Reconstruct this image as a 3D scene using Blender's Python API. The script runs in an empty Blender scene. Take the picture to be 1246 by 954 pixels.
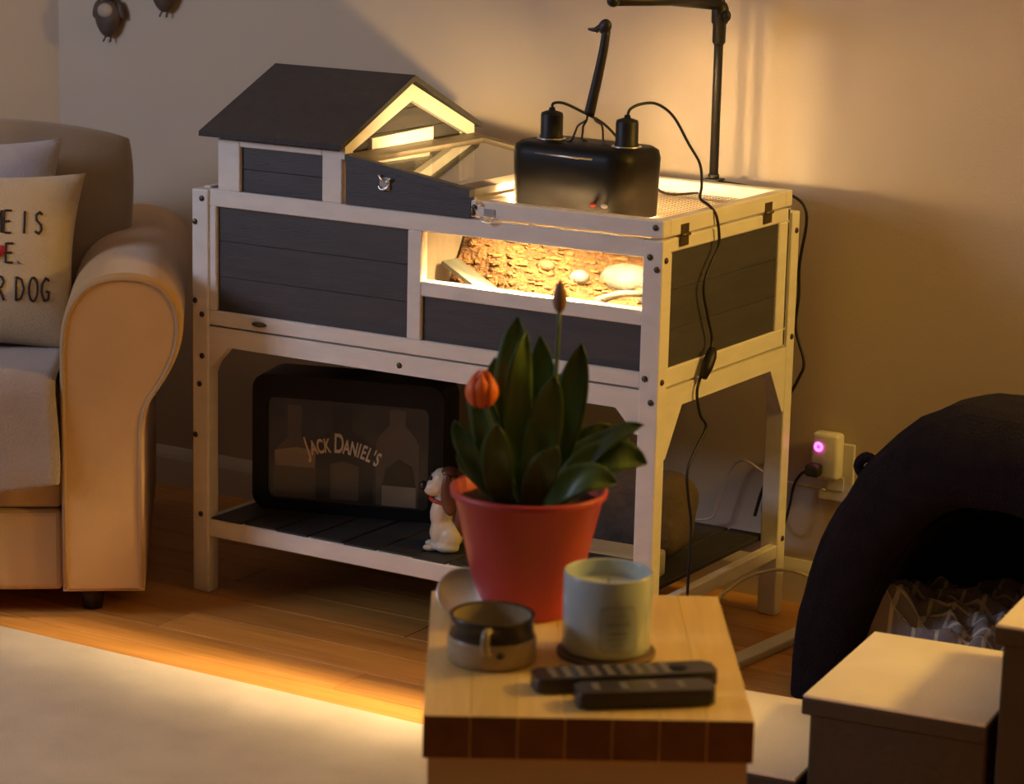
import bpy, bmesh, math, random
from mathutils import Vector, Matrix, noise as mnoise

# ---------------------------------------------------------------- camera, world, lights, exposure
sc = bpy.context.scene
col = sc.collection
random.seed(4)
PI = math.pi

cam_d = bpy.data.cameras.new('camera')
cam_d.sensor_width = 36.0
cam_d.lens = 3199.65 / 1246.0 * 36.0
cam_d.clip_start = 0.05
cam = bpy.data.objects.new('camera', cam_d)
col.objects.link(cam)
YAW, PITCH, ROLL = -0.544065, 0.216571, 0.0233385
fw = Vector((math.sin(YAW) * math.cos(PITCH), math.cos(YAW) * math.cos(PITCH), -math.sin(PITCH)))
rt = Vector((math.cos(YAW), -math.sin(YAW), 0))
up = rt.cross(fw)
rt2 = rt * math.cos(ROLL) + up * math.sin(ROLL)
up2 = up * math.cos(ROLL) - rt * math.sin(ROLL)
M = Matrix((rt2, up2, -fw)).transposed().to_4x4()
M.translation = Vector((3.046953, -3.862234, 1.480138))
cam.matrix_world = M
cam_d.dof.use_dof = True
cam_d.dof.focus_distance = 4.75
cam_d.dof.aperture_fstop = 5.6
sc.camera = cam

w = bpy.data.worlds.new('room_ambient')
sc.world = w
w.use_nodes = True
bgn = w.node_tree.nodes['Background']
bgn.inputs[0].default_value = (1.0, 0.72, 0.48, 1)
bgn.inputs[1].default_value = 0.014


def point_light(name, loc, color, power, radius):
    l = bpy.data.lights.new(name, 'POINT')
    l.color = color
    l.energy = power
    l.shadow_soft_size = radius
    o = bpy.data.objects.new(name, l)
    col.objects.link(o)
    o.location = loc
    return o


# warm table lamp standing to the right of the hutch, outside the view
point_light('warm_room_lamp', (2.9, 0.32, 1.6), (1.0, 0.58, 0.10), 50.0, 0.11)
# cool rectangular room light on the left, its source unseen
cool_l = bpy.data.lights.new('cool_room_light', 'AREA')
cool_l.shape = 'RECTANGLE'
cool_l.size, cool_l.size_y = 1.2, 0.7
cool_l.color = (0.72, 0.78, 1.0)
cool_l.energy = 19.0
cool_o = bpy.data.objects.new('cool_room_light', cool_l)
col.objects.link(cool_o)
cool_o.location = (-1.5, -2.6, 1.75)
cool_o.rotation_euler = (Vector((0.0, 0.2, 0.75)) - Vector(cool_o.location)).to_track_quat('-Z', 'Y').to_euler()

vs = sc.view_settings
vs.view_transform = 'Standard'
vs.look = 'None'
vs.gamma = 1.0
vs.use_curve_mapping = False
vs.exposure = 0.88


# ---------------------------------------------------------------- materials
MATS = {}


def mat(name, c1, c2=None, rough=0.6, scale=20.0, bump=0.0, bscale=None, metal=0.0, stretch=(1, 1, 1),
        coat=0.0, sheen=0.0, spec=0.5, rnd=0.0, sss=0.0, trans=0.0):
    m = bpy.data.materials.new(name)
    m.use_nodes = True
    nt = m.node_tree
    b = nt.nodes['Principled BSDF']
    b.inputs['Roughness'].default_value = rough
    b.inputs['Metallic'].default_value = metal
    b.inputs['Specular IOR Level'].default_value = spec
    b.inputs['Coat Weight'].default_value = coat
    b.inputs['Sheen Weight'].default_value = sheen
    b.inputs['Transmission Weight'].default_value = trans
    if sss:
        b.inputs['Subsurface Weight'].default_value = sss
        b.inputs['Subsurface Radius'].default_value = (0.02, 0.02, 0.02)
    if c2 is None:
        c2 = tuple(v * 0.85 for v in c1)
    tc = nt.nodes.new('ShaderNodeTexCoord')
    mp = nt.nodes.new('ShaderNodeMapping')
    mp.inputs['Scale'].default_value = stretch
    nt.links.new(tc.outputs['Object'], mp.inputs['Vector'])
    nz = nt.nodes.new('ShaderNodeTexNoise')
    nz.inputs['Scale'].default_value = scale
    nz.inputs['Detail'].default_value = 4.0
    nt.links.new(mp.outputs['Vector'], nz.inputs['Vector'])
    cr = nt.nodes.new('ShaderNodeValToRGB')
    cr.color_ramp.elements[0].position = 0.3
    cr.color_ramp.elements[1].position = 0.7
    cr.color_ramp.elements[0].color = (*c2, 1)
    cr.color_ramp.elements[1].color = (*c1, 1)
    nt.links.new(nz.outputs['Fac'], cr.inputs['Fac'])
    out = cr.outputs['Color']
    if rnd:
        oi = nt.nodes.new('ShaderNodeObjectInfo')
        mr = nt.nodes.new('ShaderNodeMapRange')
        mr.inputs['To Min'].default_value = 1 - rnd
        mr.inputs['To Max'].default_value = 1 + rnd
        nt.links.new(oi.outputs['Random'], mr.inputs['Value'])
        hs = nt.nodes.new('ShaderNodeHueSaturation')
        nt.links.new(mr.outputs['Result'], hs.inputs['Value'])
        nt.links.new(out, hs.inputs['Color'])
        out = hs.outputs['Color']
        va = nt.nodes.new('ShaderNodeVectorMath')
        va.operation = 'ADD'
        ml = nt.nodes.new('ShaderNodeMath')
        ml.operation = 'MULTIPLY'
        ml.inputs[1].default_value = 50.0
        nt.links.new(oi.outputs['Random'], ml.inputs[0])
        nt.links.new(mp.outputs['Vector'], va.inputs[0])
        nt.links.new(ml.outputs['Value'], va.inputs[1])
        nt.links.new(va.outputs['Vector'], nz.inputs['Vector'])
    nt.links.new(out, b.inputs['Base Color'])
    if bump:
        bn = nt.nodes.new('ShaderNodeTexNoise')
        bn.inputs['Scale'].default_value = bscale or scale * 4
        bn.inputs['Detail'].default_value = 3.0
        nt.links.new(mp.outputs['Vector'], bn.inputs['Vector'])
        bp = nt.nodes.new('ShaderNodeBump')
        bp.inputs['Strength'].default_value = bump
        bp.inputs['Distance'].default_value = 0.01
        nt.links.new(bn.outputs['Fac'], bp.inputs['Height'])
        nt.links.new(bp.outputs['Normal'], b.inputs['Normal'])
    MATS[name] = m
    return m


def glass_mat(name, tint=(0.97, 0.97, 0.95), rough=0.02, base=0.05, power=4.0):
    m = bpy.data.materials.new(name)
    m.use_nodes = True
    nt = m.node_tree
    nt.nodes.remove(nt.nodes['Principled BSDF'])
    tr = nt.nodes.new('ShaderNodeBsdfTransparent')
    tr.inputs[0].default_value = (*tint, 1)
    gl = nt.nodes.new('ShaderNodeBsdfGlossy')
    gl.inputs['Roughness'].default_value = rough
    lw = nt.nodes.new('ShaderNodeLayerWeight')
    mr = nt.nodes.new('ShaderNodeMapRange')
    mr.inputs['To Min'].default_value = base
    mr.inputs['To Max'].default_value = 0.9
    pw = nt.nodes.new('ShaderNodeMath')
    pw.operation = 'POWER'
    pw.inputs[1].default_value = power
    lw.inputs['Blend'].default_value = 0.5
    nt.links.new(lw.outputs['Facing'], pw.inputs[0])
    nt.links.new(pw.outputs[0], mr.inputs['Value'])
    mx = nt.nodes.new('ShaderNodeMixShader')
    nt.links.new(mr.outputs['Result'], mx.inputs[0])
    nt.links.new(tr.outputs[0], mx.inputs[1])
    nt.links.new(gl.outputs[0], mx.inputs[2])
    nt.links.new(mx.outputs[0], nt.nodes['Material Output'].inputs['Surface'])
    MATS[name] = m
    return m


def emit_mat(name, color, strength):
    m = bpy.data.materials.new(name)
    m.use_nodes = True
    b = m.node_tree.nodes['Principled BSDF']
    b.inputs['Base Color'].default_value = (*color, 1)
    b.inputs['Emission Color'].default_value = (*color, 1)
    b.inputs['Emission Strength'].default_value = strength
    MATS[name] = m
    return m


mat('wall_paint', (0.56, 0.47, 0.365), (0.53, 0.44, 0.34), 0.85, 3, 0.05, 160)
mat('ceiling_paint', (0.7, 0.68, 0.64), None, 0.9, 3)
mat('trim_paint', (0.72, 0.69, 0.64), (0.66, 0.63, 0.58), 0.5, 6)
mat('oak', (0.66, 0.33, 0.085), (0.50, 0.225, 0.05), 0.30, 9, 0.03, 60, stretch=(0.6, 9, 1), rnd=0.13)
mat('subfloor', (0.04, 0.025, 0.012), None, 0.9)
mat('rug_pile', (0.76, 0.67, 0.56), (0.63, 0.55, 0.45), 0.95, 7, 0.7, 420, sheen=0.2)
mat('white_paint', (0.80, 0.77, 0.73), (0.72, 0.69, 0.64), 0.45, 14, 0.03, 70, stretch=(1, 1, 3))
mat('raw_pine', (0.72, 0.56, 0.36), (0.58, 0.42, 0.24), 0.6, 12, 0.03, 60, stretch=(0.7, 1, 8))
mat('grey_paint', (0.060, 0.056, 0.062), (0.046, 0.043, 0.047), 0.5, 12, 0.10, 70, stretch=(1, 1, 7), rnd=0.05)
mat('roof_felt', (0.050, 0.047, 0.052), (0.038, 0.036, 0.040), 0.8, 40, 0.35, 300)
mat('taupe_paint', (0.20, 0.165, 0.13), (0.15, 0.12, 0.095), 0.5, 10, 0.05, 60, stretch=(1, 6, 1))
mat('shelf_board', (0.035, 0.034, 0.034), (0.022, 0.021, 0.021), 0.6, 12, 0.1, 60, stretch=(4, 1, 1), rnd=0.12)
mat('bolt_metal', (0.10, 0.08, 0.06), None, 0.45, 30, metal=0.8)
mat('hinge_metal', (0.16, 0.12, 0.06), (0.10, 0.07, 0.03), 0.4, 40, metal=0.7)
mat('bright_metal', (0.80, 0.78, 0.75), None, 0.30, 30, metal=1.0)
mat('mesh_wire', (0.35, 0.33, 0.30), None, 0.4, 30, metal=0.8)
mat('black_plastic', (0.014, 0.012, 0.012), (0.010, 0.009, 0.009), 0.48, 30, spec=0.35)
mat('black_gloss', (0.009, 0.008, 0.008), None, 0.45, 30, spec=0.2)
mat('hood_inside', (0.75, 0.73, 0.70), None, 0.25, 30, metal=0.9)
mat('black_rubber', (0.014, 0.012, 0.012), None, 0.5, 30)
mat('white_plastic', (0.72, 0.70, 0.66), None, 0.4, 30)
mat('white_cord', (0.55, 0.50, 0.42), None, 0.5, 30)
mat('bark', (0.20, 0.095, 0.038), (0.06, 0.03, 0.014), 0.9, 55, 1.0, 160)
mat('bark_chip', (0.26, 0.14, 0.06), (0.09, 0.045, 0.02), 0.85, 60)
mat('stone_pale', (0.17, 0.18, 0.19), (0.06, 0.065, 0.07), 0.7, 22, 0.5, 80)
mat('stone_brown', (0.12, 0.08, 0.05), (0.05, 0.035, 0.022), 0.8, 22, 0.5, 80)
mat('ramp_wood', (0.075, 0.08, 0.07), (0.05, 0.052, 0.046), 0.7, 14, 0.1, 60, stretch=(1, 6, 1))
mat('sofa_fabric', (0.50, 0.30, 0.125), (0.45, 0.265, 0.105), 0.8, 6, 0.2, 500, sheen=0.35)
mat('sofa_piping', (0.42, 0.27, 0.14), None, 0.8, 10)
mat('sofa_foot', (0.03, 0.018, 0.012), None, 0.6)
mat('back_cushion', (0.33, 0.255, 0.18), (0.28, 0.215, 0.15), 0.85, 8, 0.25, 300, sheen=0.25)
mat('lavender_cloth', (0.47, 0.45, 0.50), (0.41, 0.39, 0.44), 0.85, 10, 0.25, 300, sheen=0.2)
mat('cream_cloth', (0.60, 0.48, 0.33), (0.54, 0.43, 0.29), 0.85, 10, 0.25, 300, sheen=0.2)
mat('throw_cloth', (0.36, 0.29, 0.265), (0.31, 0.245, 0.22), 0.9, 12, 0.4, 240, sheen=0.3)
mat('print_black', (0.03, 0.02, 0.025), None, 0.8)
mat('print_red', (0.45, 0.02, 0.07), None, 0.8)
mat('maple', (0.76, 0.57, 0.23), (0.66, 0.47, 0.18), 0.32, 8, 0.02, 40, stretch=(9, 0.7, 1), rnd=0.10)
mat('maple_end_shade', (0.17, 0.075, 0.022), (0.11, 0.045, 0.012), 0.45, 30, 0.05, 120, rnd=0.1)  # end grain, with the shade of the board front put into its colour
mat('cream_lacquer', (0.60, 0.53, 0.40), (0.55, 0.48, 0.36), 0.4, 8)
mat('pot_red', (0.56, 0.060, 0.058), (0.49, 0.050, 0.050), 0.45, 8, 0.02, 60)
mat('soil', (0.035, 0.022, 0.014), (0.018, 0.011, 0.008), 0.95, 60, 0.8, 160)
mat('leaf', (0.080, 0.150, 0.032), (0.040, 0.085, 0.018), 0.4, 5, 0.05, 40, stretch=(9, 9, 1), rnd=0.2, sss=0.0)
mat('stem', (0.11, 0.17, 0.06), None, 0.5, 10)
mat('petal', (0.90, 0.20, 0.035), (0.80, 0.12, 0.022), 0.5, 25, stretch=(3, 3, 1))
mat('bud_skin', (0.30, 0.14, 0.10), (0.20, 0.17, 0.09), 0.5, 20)
mat('candle_glass', (0.50, 0.59, 0.61), (0.46, 0.55, 0.58), 0.22, 4, coat=0.4, sss=0.3)
mat('candle_wax', (0.60, 0.68, 0.70), None, 0.45, 5, sss=0.3)
mat('candle_label', (0.42, 0.50, 0.57), (0.39, 0.47, 0.54), 0.6, 30)
mat('candle_print', (0.25, 0.31, 0.37), None, 0.6)
mat('coaster', (0.16, 0.085, 0.045), (0.11, 0.06, 0.03), 0.6, 30, 0.3)
mat('stoneware', (0.46, 0.35, 0.22), (0.38, 0.28, 0.17), 0.35, 25, 0.05)
mat('brown_glaze', (0.075, 0.055, 0.035), (0.045, 0.032, 0.022), 0.25, 22)
mat('glaze_inside', (0.36, 0.30, 0.19), (0.28, 0.23, 0.14), 0.3, 16)
mat('remote_button', (0.30, 0.28, 0.26), None, 0.5)
mat('remote_body', (0.035, 0.030, 0.028), (0.028, 0.024, 0.022), 0.38, 30)
mat('step_top', (0.80, 0.73, 0.62), (0.74, 0.67, 0.56), 0.55, 12, 0.1, 200)
mat('step_side', (0.055, 0.042, 0.029), (0.045, 0.034, 0.024), 0.6, 16, 0.15, 120)
mat('navy_plush', (0.020, 0.016, 0.024), (0.013, 0.010, 0.016), 0.95, 25, 1.0, 330, spec=0.2)
mat('dark_fleece', (0.022, 0.019, 0.017), (0.012, 0.010, 0.009), 0.95, 30, 1.0, 200)
mat('picture_dark', (0.050, 0.036, 0.026), (0.030, 0.021, 0.015), 0.25, 8)
mat('picture_tan', (0.30, 0.225, 0.15), (0.23, 0.17, 0.11), 0.3, 20)
mat('picture_mid', (0.105, 0.073, 0.05), (0.075, 0.05, 0.034), 0.3, 10)
mat('picture_deep', (0.020, 0.012, 0.009), None, 0.3, 10)
mat('picture_letter', (0.80, 0.68, 0.48), None, 0.4)
mat('figurine_white', (0.66, 0.58, 0.46), (0.60, 0.52, 0.40), 0.35, 10)
mat('figurine_brown', (0.16, 0.055, 0.03), (0.12, 0.04, 0.02), 0.35, 20)
mat('figurine_black', (0.012, 0.010, 0.010), None, 0.3)
mat('collar_red', (0.42, 0.03, 0.02), None, 0.4)
mat('device_grey', (0.36, 0.33, 0.31), (0.31, 0.28, 0.265), 0.45, 10)
mat('bag_brown', (0.11, 0.075, 0.055), (0.08, 0.055, 0.04), 0.85, 12, 0.4, 60)
mat('ornament_brown', (0.10, 0.065, 0.045), (0.06, 0.035, 0.025), 0.6, 40)
mat('ornament_pale', (0.42, 0.35, 0.28), None, 0.6, 40)
mat('chew_tan', (0.55, 0.44, 0.27), None, 0.7, 20)
glass_mat('acrylic', (0.96, 0.96, 0.93), 0.015, 0.02, 5.0)
glass_mat('acrylic_lid', (0.93, 0.93, 0.90), 0.012, 0.08, 2.2)
emit_mat('led_blue', (0.04, 0.08, 1.0), 5.0)
emit_mat('led_pink', (1.0, 0.06, 0.55), 4.0)
emit_mat('bulb_glow', (1.0, 0.80, 0.55), 30.0)

# plaid cloth
m = mat('plaid_cloth', (0.33, 0.29, 0.29), (0.27, 0.235, 0.235), 0.9, 20, 0.3, 200)
nt = m.node_tree
b_ = nt.nodes['Principled BSDF']
base_link = [l for l in nt.links if l.to_socket == b_.inputs['Base Color']][0].from_socket
uvn = nt.nodes.new('ShaderNodeUVMap')
sep = nt.nodes.new('ShaderNodeSeparateXYZ')
nt.links.new(uvn.outputs[0], sep.inputs[0])
acc = None
for ax in (0, 1):
    md = nt.nodes.new('ShaderNodeMath')
    md.operation = 'FRACT'
    sc_ = nt.nodes.new('ShaderNodeMath')
    sc_.operation = 'MULTIPLY'
    sc_.inputs[1].default_value = 1.0
    nt.links.new(sep.outputs[ax], sc_.inputs[0])
    nt.links.new(sc_.outputs[0], md.inputs[0])
    lt = nt.nodes.new('ShaderNodeMath')
    lt.operation = 'LESS_THAN'
    lt.inputs[1].default_value = 0.16
    nt.links.new(md.outputs[0], lt.inputs[0])
    if acc is None:
        acc = lt
    else:
        mxm = nt.nodes.new('ShaderNodeMath')
        mxm.operation = 'MAXIMUM'
        nt.links.new(acc.outputs[0], mxm.inputs[0])
        nt.links.new(lt.outputs[0], mxm.inputs[1])
        acc = mxm
mix = nt.nodes.new('ShaderNodeMix')
mix.data_type = 'RGBA'
nt.links.new(acc.outputs[0], mix.inputs[0])
nt.links.new(base_link, mix.inputs[6])
mix.inputs[7].default_value = (0.70, 0.62, 0.52, 1)
nt.links.new(mix.outputs[2], b_.inputs['Base Color'])


# ---------------------------------------------------------------- helpers
def mesh_obj(name, bm, material, parent=None, smooth=False):
    bmesh.ops.recalc_face_normals(bm, faces=bm.faces)
    me = bpy.data.meshes.new(name)
    bm.to_mesh(me)
    bm.free()
    if smooth:
        me.shade_smooth()
    o = bpy.data.objects.new(name, me)
    col.objects.link(o)
    if material:
        me.materials.append(MATS[material])
    if parent is not None:
        o.parent = parent
    return o


def tag(o, label, cat, group=None):
    o['label'] = label
    o['category'] = cat
    if group:
        o['group'] = group
    return o


def struct(o, label=None):
    o['kind'] = 'structure'
    if label:
        o['label'] = label
    return o


def thing(name, label, cat, loc=(0, 0, 0), rz=0.0, group=None):
    o = bpy.data.objects.new(name, None)
    o.empty_display_size = 0.05
    col.objects.link(o)
    o.location = loc
    o.rotation_euler = (0, 0, rz)
    return tag(o, label, cat, group)


def add_box(bm, x0, x1, y0, y1, z0, z1, bev=0.0, seg=1):
    vs_ = [bm.verts.new(p) for p in ((x0, y0, z0), (x1, y0, z0), (x1, y1, z0), (x0, y1, z0),
                                     (x0, y0, z1), (x1, y0, z1), (x1, y1, z1), (x0, y1, z1))]
    fs = [bm.faces.new([vs_[i] for i in f]) for f in
          ((3, 2, 1, 0), (4, 5, 6, 7), (0, 1, 5, 4), (1, 2, 6, 5), (2, 3, 7, 6), (3, 0, 4, 7))]
    if bev:
        es = list({e for f in fs for e in f.edges})
        bmesh.ops.bevel(bm, geom=es, offset=bev, segments=seg, affect='EDGES', profile=0.5)


def box(name, material, parent, x0, x1, y0, y1, z0, z1, bev=0.002, seg=1):
    bm = bmesh.new()
    add_box(bm, x0, x1, y0, y1, z0, z1, bev, seg)
    return mesh_obj(name, bm, material, parent)


def add_prism(bm, pts, d0, d1, axis='y', bev=0.0):
    """polygon pts in 2-D extruded along axis. axis y: pts=(x,z); axis x: pts=(y,z); axis z: pts=(x,y)"""
    def P(p, d):
        return {'y': (p[0], d, p[1]), 'x': (d, p[0], p[1]), 'z': (p[0], p[1], d)}[axis]
    a = [bm.verts.new(P(p, d0)) for p in pts]
    b = [bm.verts.new(P(p, d1)) for p in pts]
    n = len(pts)
    fs = [bm.faces.new(a), bm.faces.new(b[::-1])]
    for i in range(n):
        j = (i + 1) % n
        fs.append(bm.faces.new((a[i], a[j], b[j], b[i])))
    if bev:
        es = list(set(fs[0].edges) | set(fs[1].edges))
        bmesh.ops.bevel(bm, geom=es, offset=bev, segments=2, affect='EDGES', profile=0.5)


def prism(name, material, parent, pts, d0, d1, axis='y', bev=0.0, smooth=False):
    bm = bmesh.new()
    add_prism(bm, pts, d0, d1, axis, bev)
    return mesh_obj(name, bm, material, parent, smooth)


def add_lathe(bm, prof, n=32, cx=0.0, cy=0.0, cap0=True, cap1=True):
    rings = []
    for r, z in prof:
        rings.append([bm.verts.new((cx + r * math.cos(2 * PI * i / n), cy + r * math.sin(2 * PI * i / n), z)) for i in range(n)])
    for a, b in zip(rings, rings[1:]):
        for i in range(n):
            j = (i + 1) % n
            bm.faces.new((a[i], a[j], b[j], b[i]))
    if cap0:
        bm.faces.new(rings[0][::-1])
    if cap1:
        bm.faces.new(rings[-1])


def lathe(name, material, parent, prof, n=32, cx=0.0, cy=0.0, smooth=True, cap0=True, cap1=True):
    bm = bmesh.new()
    add_lathe(bm, prof, n, cx, cy, cap0, cap1)
    o = mesh_obj(name, bm, material, parent, smooth)
    return o


def catmull(pts, k=6):
    pts = [Vector(p) for p in pts]
    P = [pts[0] * 2 - pts[1]] + pts + [pts[-1] * 2 - pts[-2]]
    out = []
    for i in range(1, len(P) - 2):
        p0, p1, p2, p3 = P[i - 1:i + 3]
        for s in range(k):
            t = s / k
            out.append(0.5 * ((2 * p1) + (p2 - p0) * t + (2 * p0 - 5 * p1 + 4 * p2 - p3) * t * t + (3 * p1 - p0 - 3 * p2 + p3) * t ** 3))
    out.append(pts[-1])
    return out


def add_tube(bm, pts, r, n=8, smooth_k=0, flat=1.0):
    if smooth_k:
        pts = catmull(pts, smooth_k)
    pts = [Vector(p) for p in pts]
    m_ = len(pts)
    rr = r if isinstance(r, (list, tuple)) else [r] * m_
    if len(rr) != m_:
        rr = [rr[0] + (rr[-1] - rr[0]) * i / (m_ - 1) for i in range(m_)]
    tans = []
    for i in range(m_):
        t = pts[min(i + 1, m_ - 1)] - pts[max(i - 1, 0)]
        tans.append(t.normalized() if t.length > 1e-9 else Vector((0, 0, 1)))
    up_ = Vector((0, 0, 1)) if abs(tans[0].z) < 0.9 else Vector((1, 0, 0))
    nrm = (up_ - tans[0] * up_.dot(tans[0])).normalized()
    rings = []
    for i in range(m_):
        t = tans[i]
        nrm = nrm - t * nrm.dot(t)
        if nrm.length < 1e-6:
            nrm = t.orthogonal()
        nrm.normalize()
        bn = t.cross(nrm)
        rings.append([bm.verts.new(pts[i] + (nrm * math.cos(2 * PI * k / n) * flat + bn * math.sin(2 * PI * k / n)) * rr[i]) for k in range(n)])
    for a, b in zip(rings, rings[1:]):
        for k in range(n):
            j = (k + 1) % n
            bm.faces.new((a[k], a[j], b[j], b[k]))
    bm.faces.new(rings[0][::-1])
    bm.faces.new(rings[-1])


def tube(name, material, parent, pts, r, n=8, smooth_k=0):
    bm = bmesh.new()
    add_tube(bm, pts, r, n, smooth_k)
    return mesh_obj(name, bm, material, parent, True)


def add_ellipsoid(bm, c, r, rot=None, sub=3):
    res = bmesh.ops.create_icosphere(bm, subdivisions=sub, radius=1.0)
    Mx = Matrix.Translation(c) @ (rot.to_4x4() if rot else Matrix()) @ Matrix.Diagonal((*r, 1))
    bmesh.ops.transform(bm, matrix=Mx, verts=res['verts'])
    return res['verts']


def share(o, name, parent, offset):
    c = o.copy()
    c.name = name
    col.objects.link(c)
    c.parent = parent
    c.location = offset
    return c


def quad_obj(name, material, parent, pts):
    bm = bmesh.new()
    bm.faces.new([bm.verts.new(p) for p in pts])
    return mesh_obj(name, bm, material, parent)


# ---------------------------------------------------------------- room
WY = 0.62
floor = struct(box('floor', 'subfloor', None, -3.2, 4.4, -5.0, WY + 0.05, -0.06, -0.02, 0))
PW, PL = 0.105, 1.35
row = 0
y = WY
bmp = bmesh.new()
add_box(bmp, 0, PL - 0.0015, 0, PW - 0.0015, -0.02, 0.0, 0.0012)
proto = mesh_obj('plank', bmp, 'oak', floor)
first = True
while y > -2.75:
    y -= PW
    x = -3.2 + (row * 0.47) % PL - PL
    while x < 3.4:
        if x + PL > -3.1:
            if first:
                proto.location = (x, y, 0)
                first = False
            else:
                share(proto, 'plank', floor, (x, y, 0))
        x += PL
    row += 1
struct(box('wall_back', 'wall_paint', None, -0.93, 4.4, WY, WY + 0.1, -0.02, 2.55, 0))
struct(box('ceiling', 'ceiling_paint', None, -3.2, 4.4, -5.0, WY + 0.1, 2.55, 2.65, 0))
# angled wall behind the sofa
CX = -0.86
wl = box('wall_left', 'wall_paint', None, 0, 3.2, 0, 0.1, -0.02, 2.55, 0)
wl.location = (CX, WY, 0)
wl.rotation_euler = (0, 0, math.atan2(-0.609, -0.793))
wl.scale = (1, -1, 1)
struct(wl)


def baseboard(name, L):
    bm = bmesh.new()
    add_prism(bm, [(0, 0), (0, 0.085), (-0.004, 0.085), (-0.010, 0.07), (-0.013, 0.06), (-0.013, 0)], 0, L, 'x')
    return struct(mesh_obj(name, bm, 'trim_paint'))


bb = baseboard('baseboard_back', 5.2)
bb.location = (CX + 0.02, WY, 0)
bb2 = baseboard('baseboard_left', 3.0)
bb2.location = (CX - 0.01, WY - 0.03, 0)
bb2.rotation_euler = (0, 0, math.atan2(-0.609, -0.793))
bb2.scale = (1, -1, 1)

# rug
bm = bmesh.new()
NX, NY = 40, 30
add_box(bm, -0.19, 1.02, -2.7, -0.41, 0.0, 0.012, 0.005, 2)
rug = tag(mesh_obj('area_rug', bm, 'rug_pile'), 'large pale beige area rug with short pile in front of the sofa', 'rug')

# ---------------------------------------------------------------- hutch
H = thing('pet_hutch', 'white and charcoal wooden pet hutch on tall legs with gabled house and lit window', 'hutch')
W_ = 1.0
LW = 0.038
DB = 0.50      # box depth
DL = 0.537     # outer side of the back legs


def bolt(parent, p, axis):
    bm = bmesh.new()
    add_lathe(bm, [(0.0055, 0), (0.0055, 0.0015), (0.004, 0.003)], 10)
    o = mesh_obj('bolt', bm, 'bolt_metal', parent, True)
    o.location = p
    if axis == '-y':
        o.rotation_euler = (PI / 2, 0, 0)
    elif axis == 'x':
        o.rotation_euler = (0, PI / 2, 0)
    return o


legs = {}
for nm, x0, y0, ht in (('fl', 0, 0, 0.782), ('fr', W_ - LW, 0, 0.784), ('bl', 0, DL - 0.032, 0.775), ('br', W_ - LW, DL - 0.032, 0.775)):
    legs[nm] = box('leg', 'white_paint', H, x0, x0 + LW, y0, y0 + 0.032, 0, ht, 0.003, 2)
for x, z in ((0.024, 0.765), (0.024, 0.545), (0.024, 0.465), (0.018, 0.41), (0.02, 0.155)):
    bolt(legs['fl'], (x, -0.0001, z), '-y')
for z in (0.72, 0.57, 0.31):
    bolt(legs['fl'], (0.008, -0.0001, z), '-y')
for x, z in ((0.976, 0.755), (0.990, 0.735), (0.974, 0.545), (0.987, 0.505), (0.980, 0.20)):
    bolt(legs['fr'], (x, -0.0001, z), '-y')
for y_, z in ((0.012, 0.75), (0.012, 0.54)):
    bolt(legs['fr'], (1.0001, y_, z), 'x')
for y_, z in ((0.522, 0.74), (0.522, 0.54), (0.522, 0.15)):
    bolt(legs['br'], (1.0001, y_, z), 'x')


def boards(parent, axis, a0, a1, d0, d1, z0, z1, n, material='grey_paint', name='board'):
    """horizontal boards with narrow grooves"""
    hgt = (z1 - z0) / n
    for i in range(n):
        za, zb = z0 + hgt * i, z0 + hgt * (i + 1) - 0.0006
        if axis == 'x':
            box(name, material, parent, a0, a1, d0, d1, za, zb, 0.0005)
        else:
            box(name, material, parent, d0, d1, a0, a1, za, zb, 0.0005)


def holder(name, parent=H):
    o = bpy.data.objects.new(name, None)
    o.empty_display_size = 0.03
    col.objects.link(o)
    o.parent = parent
    return o


# front face rails and stiles
box('top_rail', 'white_paint', H, LW, W_ - LW, 0.004, 0.024, 0.752, 0.784)
box('bottom_rail', 'white_paint', H, LW, W_ - LW, 0.004, 0.024, 0.526, 0.554)
box('stile', 'white_paint', H, LW, 0.054, 0.004, 0.024, 0.554, 0.752)
box('stile', 'white_paint', H, 0.483, 0.513, 0.004, 0.024, 0.554, 0.752)
box('middle_rail', 'white_paint', H, 0.513, W_ - LW, 0.004, 0.024, 0.635, 0.663)
pf = box('front_panel', 'grey_paint', H, 0.05, 0.487, 0.021, 0.026, 0.55, 0.756, 0)
boards(pf, 'x', 0.05, 0.487, 0.012, 0.021, 0.552, 0.755, 3)
pl = box('lower_panel', 'grey_paint', H, 0.508, W_ - LW + 0.002, 0.021, 0.026, 0.55, 0.638, 0)
boards(pl, 'x', 0.508, W_ - LW + 0.002, 0.012, 0.021, 0.552, 0.638, 1)
box('window_pane', 'acrylic', H, 0.508, W_ - LW + 0.002, 0.015, 0.018, 0.660, 0.756, 0)
bm = bmesh.new()
add_ellipsoid(bm, (0.155, 0.003, 0.540), (0.017, 0.006, 0.005))
mesh_obj('tray_grip', bm, 'hinge_metal', H, True)
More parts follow.
